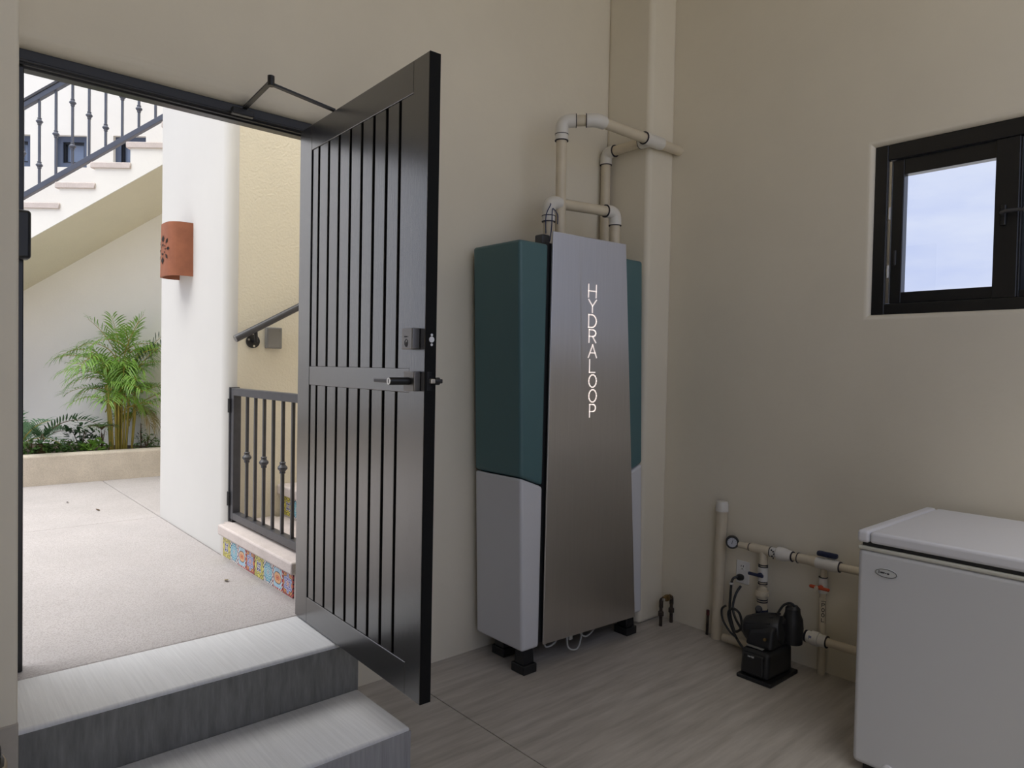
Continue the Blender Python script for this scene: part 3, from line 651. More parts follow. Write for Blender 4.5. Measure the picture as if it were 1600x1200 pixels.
bd.v = [(x, 1.0+(y-1.0)*1.0, 0.788+(z-0.788)*0.42) for x, y, z in bd.v]
bo = build(bd, 'badge', BADGE, F)
mb = MB().tube([(fx0-0.003, 1.0+0.037*math.cos(a), 0.788+0.0150*math.sin(a)) for a in (2*PI*i/32 for i in range(32))], 0.0011, 5, closed=True)
build(mb, 'badge_rim', INK, bo)
build(smear((fx0-0.003, 1.026, 0.786), (0, -1, 0), (0, 0, 1), (-1, 0, 0), [(0, 0.003, 0.011, -0.002), (0.006, 0.016, 0.0055, 0), (0.024, 0.004, 0.004, 0), (0.030, 0.008, 0.0055, -0.001)], 0.0005), 'badge_print', INK, bo, smooth=False)
mb = MB().lathe((fx0, 0.972, 0.052), (-1, 0, 0), [(0, 0.022), (0.008, 0.022), (0.010, 0.019)], 24)
build(mb, 'drain_plug', LIDM, F)

# ================================================================== PLUMBING ON THE RIGHT WALL
cp = thing('capped_pipe', (3.505, 2.16, 0), 'upright capped plastic pipe standing against the right wall', 'pipe')
build(MB().cyl((3.510, 2.170, 0), (3.500, 2.147, 0.745), 0.031), 'pipe', PVC, cp)
build(MB().lathe((3.500, 2.148, 0.738), (0, 0, 1), [(0, 0.035), (0.045, 0.035), (0.055, 0.030), (0.058, 0.015), (0.058, 0.001)]), 'cap', PVCW, cp)
sb = build(MB().cyl((3.515, 2.235, 0), (3.515, 2.232, 0.118), 0.008, 10), 'pipe_stub', COPPER, None, at=(3.515, 2.235, 0))
tag(sb, 'thin dark pipe stub poking from floor beside capped pipe', 'pipe stub')
build(MB().cyl((3.515, 2.232, 0.116), (3.515, 2.232, 0.144), 0.0095, 10), 'stub_cap', mat('dull_red_cap', (0.10, 0.02, 0.02), 0.5), sb)
# brass bypass
bv = thing('brass_valve_loop', (3.46, 2.485, 0), 'small brass valve bridging two dark copper risers in the corner', 'valve')
for x, y in ((3.412, 2.487), (3.512, 2.484)):
    build(MB().cyl((x, y, 0), (x, y, 0.15), 0.010, 12), 'riser', COPPER, bv)
    build(MB().lathe((x, y, 0.058), (0, 0, 1), [(0, 0.011), (0.004, 0.017), (0.028, 0.017), (0.034, 0.011)], 6), 'union_nut', COPPER, bv)
build(elbow((3.412, 2.487, 0.158), (0, 0, 1), (1, 0, 0), 0.0125, 0.016), 'elbow', COPPER, bv)
build(elbow((3.512, 2.484, 0.158), (0, 0, 1), (-1, 0, 0), 0.0125, 0.016), 'elbow', COPPER, bv)
vb = build(MB().lathe((3.425, 2.487, 0.158), (1, 0, 0), [(0, 0.011), (0.012, 0.016), (0.024, 0.013), (0.035, 0.020), (0.05, 0.020), (0.062, 0.013), (0.075, 0.016)], 14), 'valve_body', BRASS, bv)
build(MB().cyl((3.46, 2.487, 0.165), (3.46, 2.470, 0.172), 0.012, 8), 'bonnet', BRASS, vb)
build(MB().cyl((3.419, 2.480, 0.158), (3.419, 2.469, 0.160), 0.009, 10), 'plug', CHROME, bv)

# supply run with gauge
XP = 3.492
sr = thing('supply_pipe', (XP, 1.87, 0.25), 'plastic supply pipe with pressure gauge and blue valve above the pump', 'pipe')
ZP = 0.572
build(MB().cyl((XP, 2.030, ZP), (XP, 1.97, ZP), 0.017, 16), 'reducer', PVC, sr)
build(MB().cyl((XP, 1.985, ZP), (XP, 1.20, ZP), 0.0205, 18), 'pipe', PVC, sr)
build(MB().cyl((XP, 1.955, ZP), (XP, 1.845, ZP), 0.0255, 18).cyl((XP, 1.885, ZP), (XP, 1.885, ZP-0.075), 0.0245, 18), 'tee', PVC, sr)
build(MB().lathe((XP, 1.842, ZP), (0, -1, 0), [(0, 0.026), (0.03, 0.026), (0.04, 0.036), (0.075, 0.036), (0.10, 0.029), (0.115, 0.026)], 20), 'check_valve', PVCW, sr)
for (yy, zz, w_) in ((1.826, 0.588, 0.006), (1.817, 0.582, 0.005), (1.812, 0.570, 0.005), (1.822, 0.556, 0.006), (1.815, 0.548, 0.004)):
    build(B(XP-0.031, XP-0.024, yy-w_/2, yy+w_/2, zz-0.004, zz+0.004), 'ink_mark', INK, sr, bevel=0.001)
build(MB().lathe((XP, 1.69, ZP), (0, -1, 0), [(0, 0.0245), (0.06, 0.0245), (0.075, 0.028), (0.10, 0.028)], 18), 'coupling', PVC, sr)
bv2 = build(MB().lathe((XP, 1.595, ZP), (0, -1, 0), [(0, 0.0285), (0.05, 0.0285), (0.06, 0.032), (0.10, 0.030), (0.115, 0.027)], 18), 'ball_valve', PVCW, sr)
build(MB().cyl((XP, 1.545, ZP+0.02), (XP, 1.545, ZP+0.045), 0.010, 12), 'stem', PVCW, bv2)
build(B(XP-0.020, XP+0.012, 1.490, 1.592, ZP+0.036, ZP+0.062), 'handle', NAVY, bv2, bevel=0.010, seg=3)
for yy in (1.966, 1.843, 1.722, 1.692, 1.596, 1.478): build(ringm((XP, yy, ZP), (0, 1, 0), 0.0275 if yy < 1.95 else 0.022), 'joint_ring', PRIMER, sr)
YV = 1.885
for z0_, z1_, r_, m_, nm in ((0.497, 0.505, 0.024, PVC, 'pipe'), (0.30, 0.497, 0.019, PVC, 'pipe'), (0.405, 0.480, 0.026, PVCW, 'ball_valve'), (0.352, 0.372, 0.0245, PVC, 'adaptor'), (0.325, 0.353, 0.036, PVC, 'union'), (0.288, 0.325, 0.0265, PVC, 'adaptor'), (0.248, 0.288, 0.0275, PVC, 'adaptor')):
    o_ = build(MB().cyl((XP, YV, z0_), (XP, YV, z1_), r_, 18), nm, m_, sr)
    if nm == 'ball_valve':
        build(MB().cyl((XP, YV, 0.442), (XP-0.040, YV, 0.442), 0.012, 12), 'stem', NAVY, o_)
        build(B(XP-0.052, XP-0.036, YV-0.026, YV+0.062, 0.433, 0.450), 'handle', NAVY, o_, bevel=0.006, seg=3)
for zz in (0.493, 0.482, 0.402, 0.390): build(ringm((XP, YV, zz), UPV, 0.0255, 0.003), 'joint_ring', PRIMER, sr)
for zz in (0.305, 0.293): build(ringm((XP, YV, zz), UPV, 0.0285, 0.006), 'thread_tape', PRIMER, sr)
gd = Vector((-0.86, -0.50, 0.05)).normalized()
GC = Vector((XP-0.01, 2.068, ZP+0.008))
ga = build(MB().lathe(GC+gd*-0.018, gd, [(0, 0.024), (0.004, 0.036), (0.030, 0.036), (0.034, 0.033), (0.034, 0.027)], 24), 'pressure_gauge', BLACKP, sr); ga['label'] = 'round black-rimmed pressure gauge'
build(MB().lathe(GC+gd*0.0162, gd, [(0, 0.0255), (0.001, 0.0255)], 24), 'dial', DIAL, ga)
gu = Vector((0, 0, 1)); gr_ = gd.cross(gu)*-1
mb = MB(); a = GC+gd*0.0176
mb.tube([a-gu*0.008-gr_*0.002, a+gu*0.017+gr_*0.004], [0.0016, 0.0008], 6)
for k in range(9):
    an = math.radians(-130+k*32.5); v_ = gu*math.cos(an)+gr_*math.sin(an); mb.tube([a+v_*0.019, a+v_*0.0235], 0.0008, 5)
build(mb, 'needle', INK, ga)
build(MB().cyl(GC+Vector((0.008, -0.02, -0.006)), (XP, 2.028, ZP), 0.008, 10), 'stem', BRASS, ga)
# pool riser
pp = thing('pool_pipe', (3.515, 1.585, 0), 'slim upright pipe marked pool with orange-red valve', 'pipe')
YQ = 1.572; XQ = 3.518
build(MB().cyl((XQ, YQ-0.004, 0), (XQ, YQ, 0.39), 0.0185, 16), 'pipe', PVC, pp)
build(MB().cyl((XQ, YQ, 0.39), (XQ, YQ-0.004, 0.55), 0.0155, 16), 'pipe', PVC, pp)
rv = build(MB().cyl((XQ, YQ, 0.415), (XQ, YQ, 0.492), 0.021, 16), 'ball_valve', PVCW, pp)
build(MB().cyl((XQ, YQ, 0.448), (XQ-0.040, YQ, 0.448), 0.011, 12), 'stem', REDP, rv)
build(B(XQ-0.050, XQ-0.034, YQ-0.052, YQ+0.050, 0.440, 0.456), 'handle', REDP, rv, bevel=0.006, seg=3)
build(MB().cyl((XQ-0.050, YQ+0.010, 0.448), (XQ-0.055, YQ+0.010, 0.448), 0.010, 12), 'hub_cap', PVC, rv)
build(ringm((XQ, YQ, 0.495), UPV, 0.0215, 0.003), 'joint_ring', PRIMER, pp)
for i, ch in enumerate('POOL'):
    z = 0.350-i*0.026
    a0 = math.radians(205); n_ = Vector((-0.80, -0.60, 0)); u_ = Vector((0.60, -0.80, 0))
    O_ = Vector((XQ, YQ, z))+n_*0.0184-u_*0.007
    # written downwards along the pipe, letters on their side
    build(glyph(MB(), ch, O_, u_, (0, 0, 1), n_, 0.013, 0.017, 0.0030, 0.0012), 'marker_letter', INK, pp, at=O_, smooth=False)
mb = smear(Vector((XQ, YQ, 0.376))+n_*0.0184-u_*0.010, u_, (0, 0, 1), n_, [(0, 0.020, 0.0025, 0)], 0.0012)
build(mb, 'marker_line', INK, pp, smooth=False)
mb = smear(Vector((XQ, YQ, 0.26))+Vector((-0.35, -0.937, 0))*0.0184, (0.937, -0.35, 0), (0, 0, 1), (-0.35, -0.937, 0), [(0, 0.002, 0.118, 0)], 0.0012)
build(mb, 'marker_line', INK, pp, smooth=False)
# suction pipe
sp = thing('suction_pipe', (3.45, 1.5, 0.187), 'horizontal lower plastic pipe with union feeding the pump', 'pipe')
XS, ZQ = 3.450, 0.196
build(MB().cyl((XS, 1.655, ZQ), (XS, 1.15, ZQ), 0.0215, 18), 'pipe', PVC, sp)
build(MB().cyl((XS, 1.665, ZQ), (XS, 1.622, ZQ), 0.027, 18), 'adaptor', PVC, sp)
build(MB().cyl((XS, 1.612, ZQ), (XS, 1.585, ZQ), 0.029, 18), 'union', PVCW, sp)
build(MB().cyl((XS, 1.588, ZQ), (XS, 1.552, ZQ), 0.036, 12), 'union_nut', PVCW, sp)
build(MB().cyl((XS, 1.555, ZQ), (XS, 1.515, ZQ), 0.030, 18), 'union', PVCW, sp)
build(ringm((XS, 1.618, ZQ), (0, 1, 0), 0.0305, 0.008), 'joint_ring', PRIMER, sp)
build(ringm((XS, 1.513, ZQ), (0, 1, 0), 0.0305, 0.004), 'joint_ring', PRIMER, sp)
build(B(XS-0.034, XS-0.027, 1.578, 1.592, ZQ+0.0, ZQ+0.018), 'size_sticker', mat('blue_sticker', (0.20, 0.22, 0.36), 0.5), sp)
o_ = build(MB().cyl((3.47, 2.10, 0.036), (3.47, 1.90, 0.036), 0.022, 16), 'drain_pipe', PVC, None, at=(3.47, 2.0, 0.014))
tag(o_, 'short white pipe lying on floor behind the pump', 'pipe')
# outlet
ot = thing('wall_outlet', (XB, 2.036, 0.41), 'white duplex power outlet on the right wall', 'outlet')
build(B(XB-0.007, XB+0.002, 1.996, 2.076, 0.342, 0.470), 'plate', OUTLET, ot, bevel=0.004)
for zc in (0.435, 0.378):
    rc = build(B(XB-0.0095, XB-0.006, 2.020, 2.054, zc-0.018, zc+0.018), 'receptacle', OUTLET, ot, bevel=0.003)
    if zc > 0.4:
        for yy, hh_ in ((2.043, 0.006), (2.030, 0.0075)): build(B(XB-0.0105, XB-0.009, yy-0.0017, yy+0.0017, zc+0.002, zc+0.002+hh_*1.4), 'slot', INK, rc)
        build(MB().cyl((XB-0.0105, 2.0365, zc-0.009), (XB-0.009, 2.0365, zc-0.009), 0.003, 10), 'slot', INK, rc)
pcx = thing('power_cord', (3.50, 2.04, 0.38), 'black power cord looping from outlet down to the pump', 'cord')
pl = build(MB().lathe((XB-0.009, 2.037, 0.378), (-0.9, 0.25, 0.15), [(0, 0.017), (0.018, 0.019), (0.030, 0.015), (0.036, 0.006)], 16), 'plug', BLACKP, pcx)
build(MB().tube(curve([(3.515, 2.045, 0.386), (3.495, 2.062, 0.375), (3.488, 2.070, 0.345), (3.485, 2.072, 0.28), (3.47, 2.065, 0.20), (3.44, 2.03, 0.14), (3.40, 1.985, 0.12), (3.40, 1.95, 0.155), (3.42, 1.975, 0.215), (3.44, 2.03, 0.225), (3.43, 2.05, 0.19), (3.40, 2.00, 0.12), (3.36, 1.93, 0.075), (3.33, 1.87, 0.065), (3.30, 1.82, 0.09)]), 0.007, 8), 'cable', HOSE, pcx)
build(MB().tube(curve([(3.52, 2.030, 0.335), (3.495, 2.045, 0.29), (3.475, 2.05, 0.22), (3.455, 2.02, 0.17), (3.42, 1.96, 0.135), (3.375, 1.90, 0.13), (3.33, 1.83, 0.16)]), 0.007, 8), 'cable', HOSE, pcx)
build(MB().tube(curve([(3.455, 2.08, 0.225), (3.445, 2.10, 0.20), (3.425, 2.08, 0.155), (3.395, 2.02, 0.115), (3.37, 1.96, 0.10)]), 0.006, 8), 'cable', HOSE, pcx)
build(MB().cyl((3.487, 2.0705, 0.352), (3.4875, 2.0703, 0.340), 0.011, 12), 'cable_tag', CABLE, pcx)
# pump
pm = thing('water_pump', (3.29, 1.74, 0), 'compact black water pump standing on the floor', 'pump')
build(B(3.150, 3.43, 1.645, 1.830, 0, 0.020), 'base', BLACKP, pm, bevel=0.006)
mb = MB().hexa([(3.160, 1.668, 0.018), (3.40, 1.660, 0.018), (3.40, 1.825, 0.018), (3.160, 1.822, 0.018), (3.172, 1.670, 0.150), (3.40, 1.664, 0.165), (3.40, 1.82, 0.165), (3.172, 1.818, 0.150)])
bd_ = build(mb, 'controller', BLACKP, pm, bevel=0.022, seg=4)
build(MB().hexa([(3.150, 1.690, 0.035), (3.17, 1.690, 0.035), (3.17, 1.806, 0.035), (3.150, 1.806, 0.035), (3.158, 1.694, 0.135), (3.18, 1.694, 0.135), (3.18, 1.802, 0.135), (3.158, 1.802, 0.135)]), 'cover', BLACKM, bd_, bevel=0.008, seg=3)
build(MB().hexa([(3.1545, 1.700, 0.050), (3.156, 1.700, 0.050), (3.156, 1.740, 0.050), (3.1545, 1.740, 0.050), (3.1575, 1.700, 0.100), (3.159, 1.700, 0.100), (3.159, 1.740, 0.100), (3.1575, 1.740, 0.100)]), 'display', NAVY, bd_)
build(smear((3.1555, 1.772, 0.118), (0, -1, 0), (0.1, 0, 1), (-1, 0, 0.1), [(0, 0.003, 0.007, 0), (0.0045, 0.011, 0.006, 0), (0.019, 0.005, 0.009, 0), (0.024, 0.006, 0.007, -0.001), (0.030, 0.003, 0.009, 0)], 0.001), 'printed_mark', CABLE, bd_, smooth=False)
build(B(3.190, 3.215, 1.715, 1.800, 0.156, 0.160), 'nameplate_edge', GREYBOX, bd_)
mo = build(MB().lathe((3.285, 1.872, 0.205), (0.22, -1, 0.16), [(0, 0.010), (0.004, 0.040), (0.020, 0.060), (0.060, 0.072), (0.120, 0.082), (0.170, 0.080), (0.195, 0.066), (0.205, 0.03)], 24), 'motor', BLACKP, pm)
for k in range(6):
    an = math.radians(95+k*28); a_ = Vector((3.295, 1.83, 0.212)); q = Vector((-math.sin(an)*0.0, 0, 0))
    r_ = Vector((-math.cos(an-PI/2), 0, math.sin(an-PI/2)))*0.068
    build(MB().tube([a_+r_, a_+Vector((0.026, -0.12, 0.02))+r_*1.18], 0.005, 6), 'cooling_rib', BLACKP, mo)
build(MB().hexa([(3.20, 1.675, 0.155), (3.40, 1.665, 0.155), (3.40, 1.820, 0.155), (3.20, 1.820, 0.155), (3.225, 1.680, 0.262), (3.39, 1.672, 0.300), (3.39, 1.80, 0.275), (3.225, 1.81, 0.228)]), 'housing', BLACKP, pm, bevel=0.018, seg=3)
build(MB().lathe((3.40, 1.668, 0.160), (0.0, 0.0, 1), [(0, 0.050), (0.08, 0.054), (0.120, 0.050), (0.150, 0.038), (0.175, 0.036), (0.188, 0.024), (0.190, 0.004)], 20), 'pump_head', BLACKP, pm)
build(MB().cyl((3.43, 1.715, ZQ), (XS, 1.655, ZQ), 0.034, 18), 'suction_port', NAVY, pm)
build(MB().cyl((XP, YV, 0.195), (XP, YV, 0.252), 0.032, 18).cyl((XP-0.005, YV-0.005, 0.215), (3.38, 1.78, 0.215), 0.030, 16), 'discharge_port', NAVY, pm)
build(MB().tube(curve([(3.395, 1.640, 0.33), (3.385, 1.668, 0.362), (3.375, 1.705, 0.345), (3.36, 1.73, 0.295)]), 0.006, 8), 'handle', BLACKP, pm)
build(MB().cyl((3.212, 1.712, 0.207), (3.200, 1.710, 0.209), 0.008, 12), 'vent_screw', BRASS, pm)
build(MB().lathe((3.385, 1.842, 0.285), (-0.8, -0.3, 0.3), [(0, 0.016), (0.025, 0.018), (0.03, 0.012)], 14), 'filler_cap', IRON, pm)

# ================================================================== HOSE BY THE LEFT WALL
hc = thing('hose_coil', (0.10, 2.28, 0), 'tall black hose coil standing at foot of left wall', 'hose')
pts = []
N_ = 13*24
for i in range(N_+1):
    a = 2*PI*i/24+PI/2; R = 0.096+0.006*math.sin(a*0.37)
    pts.append((0.098+R*math.cos(a), 2.29+R*math.sin(a), 0.014+0.468*i/N_+0.012*math.sin(a)))
build(MB().tube(pts, 0.0125, 8), 'hose', HOSE, hc)
build(MB().tube([(0.098+0.105*math.cos(a), 2.29+0.105*math.sin(a), 0.432+0.010*math.sin(a)) for a in (2*PI*i/28 for i in range(28))], 0.011, 8, closed=True), 'hose_tie', HOSET, hc)

# ================================================================== COURTYARD OBJECTS
# sconce
sc = thing('wall_sconce', (1.398, 4.845, 2.07), 'terracotta half-round wall sconce with cut-out flower', 'lamp')
yc, hw, dp = 4.845, 0.150, 0.142
zb, zt_ = 2.075, 2.415
def sconce_pt(a, z, off=0.0):       # a from 0 (near edge) to pi (far edge); rounded-box outline
    ca_, sa_ = math.cos(a), math.sin(a); e = 0.62
    y = yc-hw*math.copysign(abs(ca_)**e, ca_); x = 1.398-(dp+off)*abs(sa_)**e
    tp = 1.0-0.03*(z-zb)/(zt_-zb)
    return Vector((1.398-(1.398-x)*tp, yc+(y-yc)*tp, z))
mb = MB(); n = 28; v = []
for z in (zb, zt_):
    for i in range(n+1): v.append(sconce_pt(PI*i/n, z))
for z in (zb, zt_):
    for i in range(n+1):
        p_ = sconce_pt(PI*i/n, z); v.append(Vector((1.398-(1.398-p_.x)*0.9, yc+(p_.y-yc)*0.92, z)))
f = []; m_ = n+1
for i in range(n):
    f += [(i, i+1, m_+i+1, m_+i), (2*m_+i, 3*m_+i, 3*m_+i+1, 2*m_+i+1), (i, 2*m_+i, 2*m_+i+1, i+1), (m_+i, m_+i+1, 3*m_+i+1, 3*m_+i)]
mb.add(v, f); build(mb, 'shade', CLAY, sc)
mb = MB(); a_c, z_c = PI*0.5, 2.245
for ring, (r0, r1, wd, ph) in enumerate(((0.020, 0.038, 0.011, 0), (0.046, 0.092, 0.024, 0.0))):
    for k in range(8):
        t = 2*PI*k/8+PI/8*0; 
        def pt(rr, side):
            du = math.cos(t)*rr-math.sin(t)*side; dz = math.sin(t)*rr+math.cos(t)*side
            # arc length -> angle on the front
            a_ = a_c-du/0.16
            a_ = max(0.05, min(PI-0.05, a_))
            return sconce_pt(a_, z_c+dz, 0.003)
        mid = (r0+r1)/2
        q = [pt(r0, 0), pt(mid, wd/2), pt(r1, 0), pt(mid, -wd/2)]
        mb.quad(*q)
build(mb, 'cutout_petals', HOLEDARK, sc, smooth=False)
build(MB().cyl((1.34, yc, 2.18), (1.34, yc, 2.26), 0.02, 12), 'lamp_holder', GREYBOX, sc)
# handrail on the pillar's stair side
hr = thing('wall_handrail', (1.56, 4.05, 1.65), 'black round handrail climbing the wall behind the gate', 'handrail')
hp0 = Vector((1.432, 4.03, 1.665)); hdv = Vector((0.381, 0, 0.212)).normalized()
build(MB().cyl(hp0, hp0+hdv*2.2, 0.021, 18), 'rail', IRON, hr)
build(MB().cyl(hp0-hdv*0.002, hp0, 0.0195, 18), 'end_cap', GREYBOX, hr)
br = build(MB().cyl((1.556, 4.099, 1.657), (1.556, 4.087, 1.657), 0.040, 22), 'bracket', BLACKM, hr)
build(MB().tube([(1.556, 4.09, 1.657), (1.556, 4.04, 1.657), (1.55, 4.03, 1.68), (1.548, 4.03, 1.715)], 0.011, 10), 'arm', BLACKM, br)
for k in range(3):
    a = math.radians(-80+k*120); build(MB().cyl((1.556+0.028*math.cos(a), 4.088, 1.657+0.028*math.sin(a)), (1.556+0.028*math.cos(a), 4.0845, 1.657+0.028*math.sin(a)), 0.0065, 10), 'screw', CHROME, br)
for uu in (1.2, 2.0):
    p_ = hp0+hdv*uu; build(MB().tube([p_, (p_.x, 4.05, p_.z-0.05), (p_.x, 4.10, p_.z-0.055)], 0.011, 10), 'bracket', BLACKM, hr)
jb = thing('junction_box', (1.675, 4.10, 1.62), 'small grey weatherproof box on the wall below the handrail', 'electrical box')
build(B(1.628, 1.722, 4.062, 4.101, 1.618, 1.744), 'box', GREYBOX, jb, bevel=0.006, seg=3)
lidj = build(B(1.633, 1.717, 4.056, 4.063, 1.623, 1.739), 'cover', GREYBOX, jb, bevel=0.003)
for zc in (1.635, 1.727): build(MB().cyl((1.708, 4.057, zc), (1.708, 4.053, zc), 0.006, 8), 'screw', GREYBOX, lidj)

# iron gate
gt = thing('iron_gate', (1.45, 3.6, 0.605), 'low dark iron gate with collared bars on the tiled step', 'gate')
gx = 1.452
build(B(gx-0.022, gx+0.022, 4.045, 4.088, 0.622, 1.382), 'stile', IRON, gt, bevel=0.002)
build(B(gx-0.022, gx+0.022, 3.115, 3.155, 0.622, 1.382), 'stile', IRON, gt, bevel=0.002)
build(B(gx-0.022, gx+0.022, 3.155, 4.045, 1.340, 1.382), 'top_rail', IRON, gt, bevel=0.002)
build(B(gx-0.022, gx+0.022, 3.155, 4.045, 0.622, 0.662), 'bottom_rail', IRON, gt, bevel=0.002)
build(B(gx-0.030, gx+0.030, 4.088, 4.101, 0.606, 1.386), 'hinge_post', IRON, gt, bevel=0.002)
for zc in (0.74, 1.28): build(MB().cyl((gx-0.028, 4.090, zc-0.04), (gx-0.028, 4.090, zc+0.04), 0.011, 12), 'hinge', BLACKM, gt)
build(B(gx-0.02, gx+0.02, 4.06, 4.085, 0.604, 0.624), 'foot', BLACKM, gt)
def collar(mb, c, k=1.0):
    x, y, z = c
    return mb.lathe((x, y, z-0.032*k), (0, 0, 1), [(0, 0.010*k), (0.004*k, 0.016*k), (0.012*k, 0.014*k), (0.018*k, 0.018*k), (0.027*k, 0.026*k), (0.034*k, 0.026*k), (0.043*k, 0.018*k), (0.049*k, 0.014*k), (0.058*k, 0.017*k), (0.063*k, 0.010*k)], 8)
for k in range(7):
    y = 3.890-k*0.1215
    b = build(B(gx-0.0075, gx+0.0075, y-0.0075, y+0.0075, 0.66, 1.342), 'bar', IRON, gt, at=(gx, y, 0.66))
    if k % 2 == 0: build(collar(MB(), (gx, y, 1.0)), 'collar', IRON, b)

# stair railing on the far staircase
rl = thing('stair_railing', S(-3.8, D1+0.06, 3.1), 'blue-grey iron stair railing with collared balusters on the far stair', 'railing')
DR = D1+0.05
SL = 0.5795
def zb_(e): return 3.016+SL*(e+4.468)
def slbar(e0, e1, zo0, zo1, dd=0.022):
    return MB().hexa([S(e0, DR-dd, zb_(e0)+zo0), S(e1, DR-dd, zb_(e1)+zo0), S(e1, DR+dd, zb_(e1)+zo0), S(e0, DR+dd, zb_(e0)+zo0), S(e0, DR-dd, zb_(e0)+zo1), S(e1, DR-dd, zb_(e1)+zo1), S(e1, DR+dd, zb_(e1)+zo1), S(e0, DR+dd, zb_(e0)+zo1)])
build(slbar(-6.6, -2.2, -0.028, 0.024), 'bottom_rail', IRONB, rl, bevel=0.003)
tr = build(slbar(-6.6, -2.2, 0.785, 0.835), 'top_rail', IRONB, rl, bevel=0.003)
build(slbar(-6.6, -2.2, 0.835, 0.862, 0.03), 'rail_cap', IRON, tr, bevel=0.003)
for k in range(-14, 14):
    e = -4.338+k*0.1506
    if e > -2.25 or e < -6.5: continue
    b = build(MB().hexa([S(e+a, DR+c, zb_(e)+z) for z in (0.0, 0.79) for a, c in ((-0.0085, -0.0085), (0.0085, -0.0085), (0.0085, 0.0085), (-0.0085, 0.0085))]), 'baluster', IRONB, rl, at=S(e, DR, zb_(e)))
    for zo in ((0.2, 0.594) if k % 2 == 0 else (0.395,)):
        build(collar(MB(), S(e, DR, zb_(e)+zo), 1.1), 'collar', IRONB, b)
for e in (-6.4, -4.9, -3.0): build(MB().cyl(S(e, DR, zb_(e)-0.30), S(e, DR, zb_(e)), 0.012, 10), 'post', IRONB, rl)

# ------------------------------------------------------------------ plants
def leaflet(mb, p, d, nrm, L_, w, droop=0.3):
    """narrow folded leaf: p base, d direction, nrm up-ish, length L_, width w"""
    d = Vector(d).normalized(); s = d.cross(nrm)
    s = s.normalized()*w/2 if s.length > 1e-4 else Vector((w/2, 0, 0))
    m1 = p+d*L_*0.4; tip = p+d*L_-Vector((0, 0, droop*L_)); mid2 = p+d*L_*0.75-Vector((0, 0, droop*L_*0.4))
    mb.add([p, m1+s, m1-s, mid2+s*0.7, mid2-s*0.7, tip], [(0, 1, 2), (1, 3, 4, 2), (3, 5, 4)])
def clear_wall(mb):           # leaves press against the courtyard wall instead of growing through it
    for i, p in enumerate(mb.v):
        p = Vector(p); o = p.dot(E2)-(D2-0.02-0.02*(i % 3))
        if o > 0: mb.v[i] = tuple(p-E2*o)
    return mb
def frond(parent, base, az, elev, L_, arch, nl, ll, lw, m, ms, name='frond', twist=0.0, bare=0.25, droop=0.3, upv=0.55):
    h = Vector((math.cos(az), math.sin(az), 0)); pts = []; p = Vector(base); e = elev; n = 14
    for i in range(n+1):
        pts.append(p.copy()); d = h*math.cos(e)+Vector((0, 0, math.sin(e))); p = p+d*(L_/n); e -= arch/n
    mb = MB(); side0 = h.cross(Vector((0, 0, 1)))
    for k in range(nl):
        t = bare+(1-bare)*(k+0.5)/nl; x = t*n; i = min(int(x), n-1); q = pts[i].lerp(pts[i+1], x-i)
        d = (pts[i+1]-pts[i]).normalized(); upn = side0.cross(d)
        lk_ = ll*(0.55+0.45*math.sin(PI*min(1, (t-bare)/(1-bare)*0.9+0.1)))*random.uniform(0.85, 1.1)
        for s_ in (-1, 1):
            dv = d*(0.75 if t < 0.9 else 1.3)+side0*s_*0.85+upn*upv*random.uniform(0.5, 1.1)
            leaflet(mb, q, dv, upn, lk_, lw, droop*random.uniform(0.5, 1.3))
    o = build(clear_wall(mb), name, m, parent, at=base, smooth=False)
    build(clear_wall(MB().tube(pts, [0.006*(1-0.75*i/n) for i in range(n+1)], 5)), 'rachis', ms, o)
    return o
rnd = random.Random(11)
# areca palm
pb = Vector((1.615, 7.66, 0.65))
pa = thing('areca_palm', pb, 'bushy areca palm with yellow canes in the planter', 'palm')
tops = []
for k in range(20):
    a = rnd.uniform(0, 2*PI); r = 0.10*math.sqrt(rnd.random()); b0 = pb+Vector((r*math.cos(a)*1.1, r*math.sin(a)*0.7, 0)); H_ = rnd.uniform(0.45, 0.92)
    tp = b0+Vector((math.cos(a)*0.05*rnd.random(), math.sin(a)*0.04*rnd.random(), H_))
    build(MB().tube([b0, b0.lerp(tp, 0.5)+Vector((0.004, 0, 0)), tp], [0.011, 0.009, 0.006], 6), 'cane', CANE, pa, at=b0); tops.append((tp, a))
e1a = math.atan2(E1.y, E1.x)
for k in range(64):
    tp, a = tops[k % 20]; az = rnd.uniform(0, 2*PI)
    el = rnd.uniform(0.70, 1.48); L_ = rnd.uniform(0.34, 0.58)
    if math.cos(az)*E2.x+math.sin(az)*E2.y > 0.25: L_ *= 0.55
    hgt = rnd.uniform(0.0, 0.28)
    frond(pa, tp+Vector((0, 0, 0.08-hgt*1.25)), az, el, L_, rnd.uniform(1.0, 2.3), 13, 0.20, 0.0125, LEAFP, CANE, droop=0.55, upv=0.35)
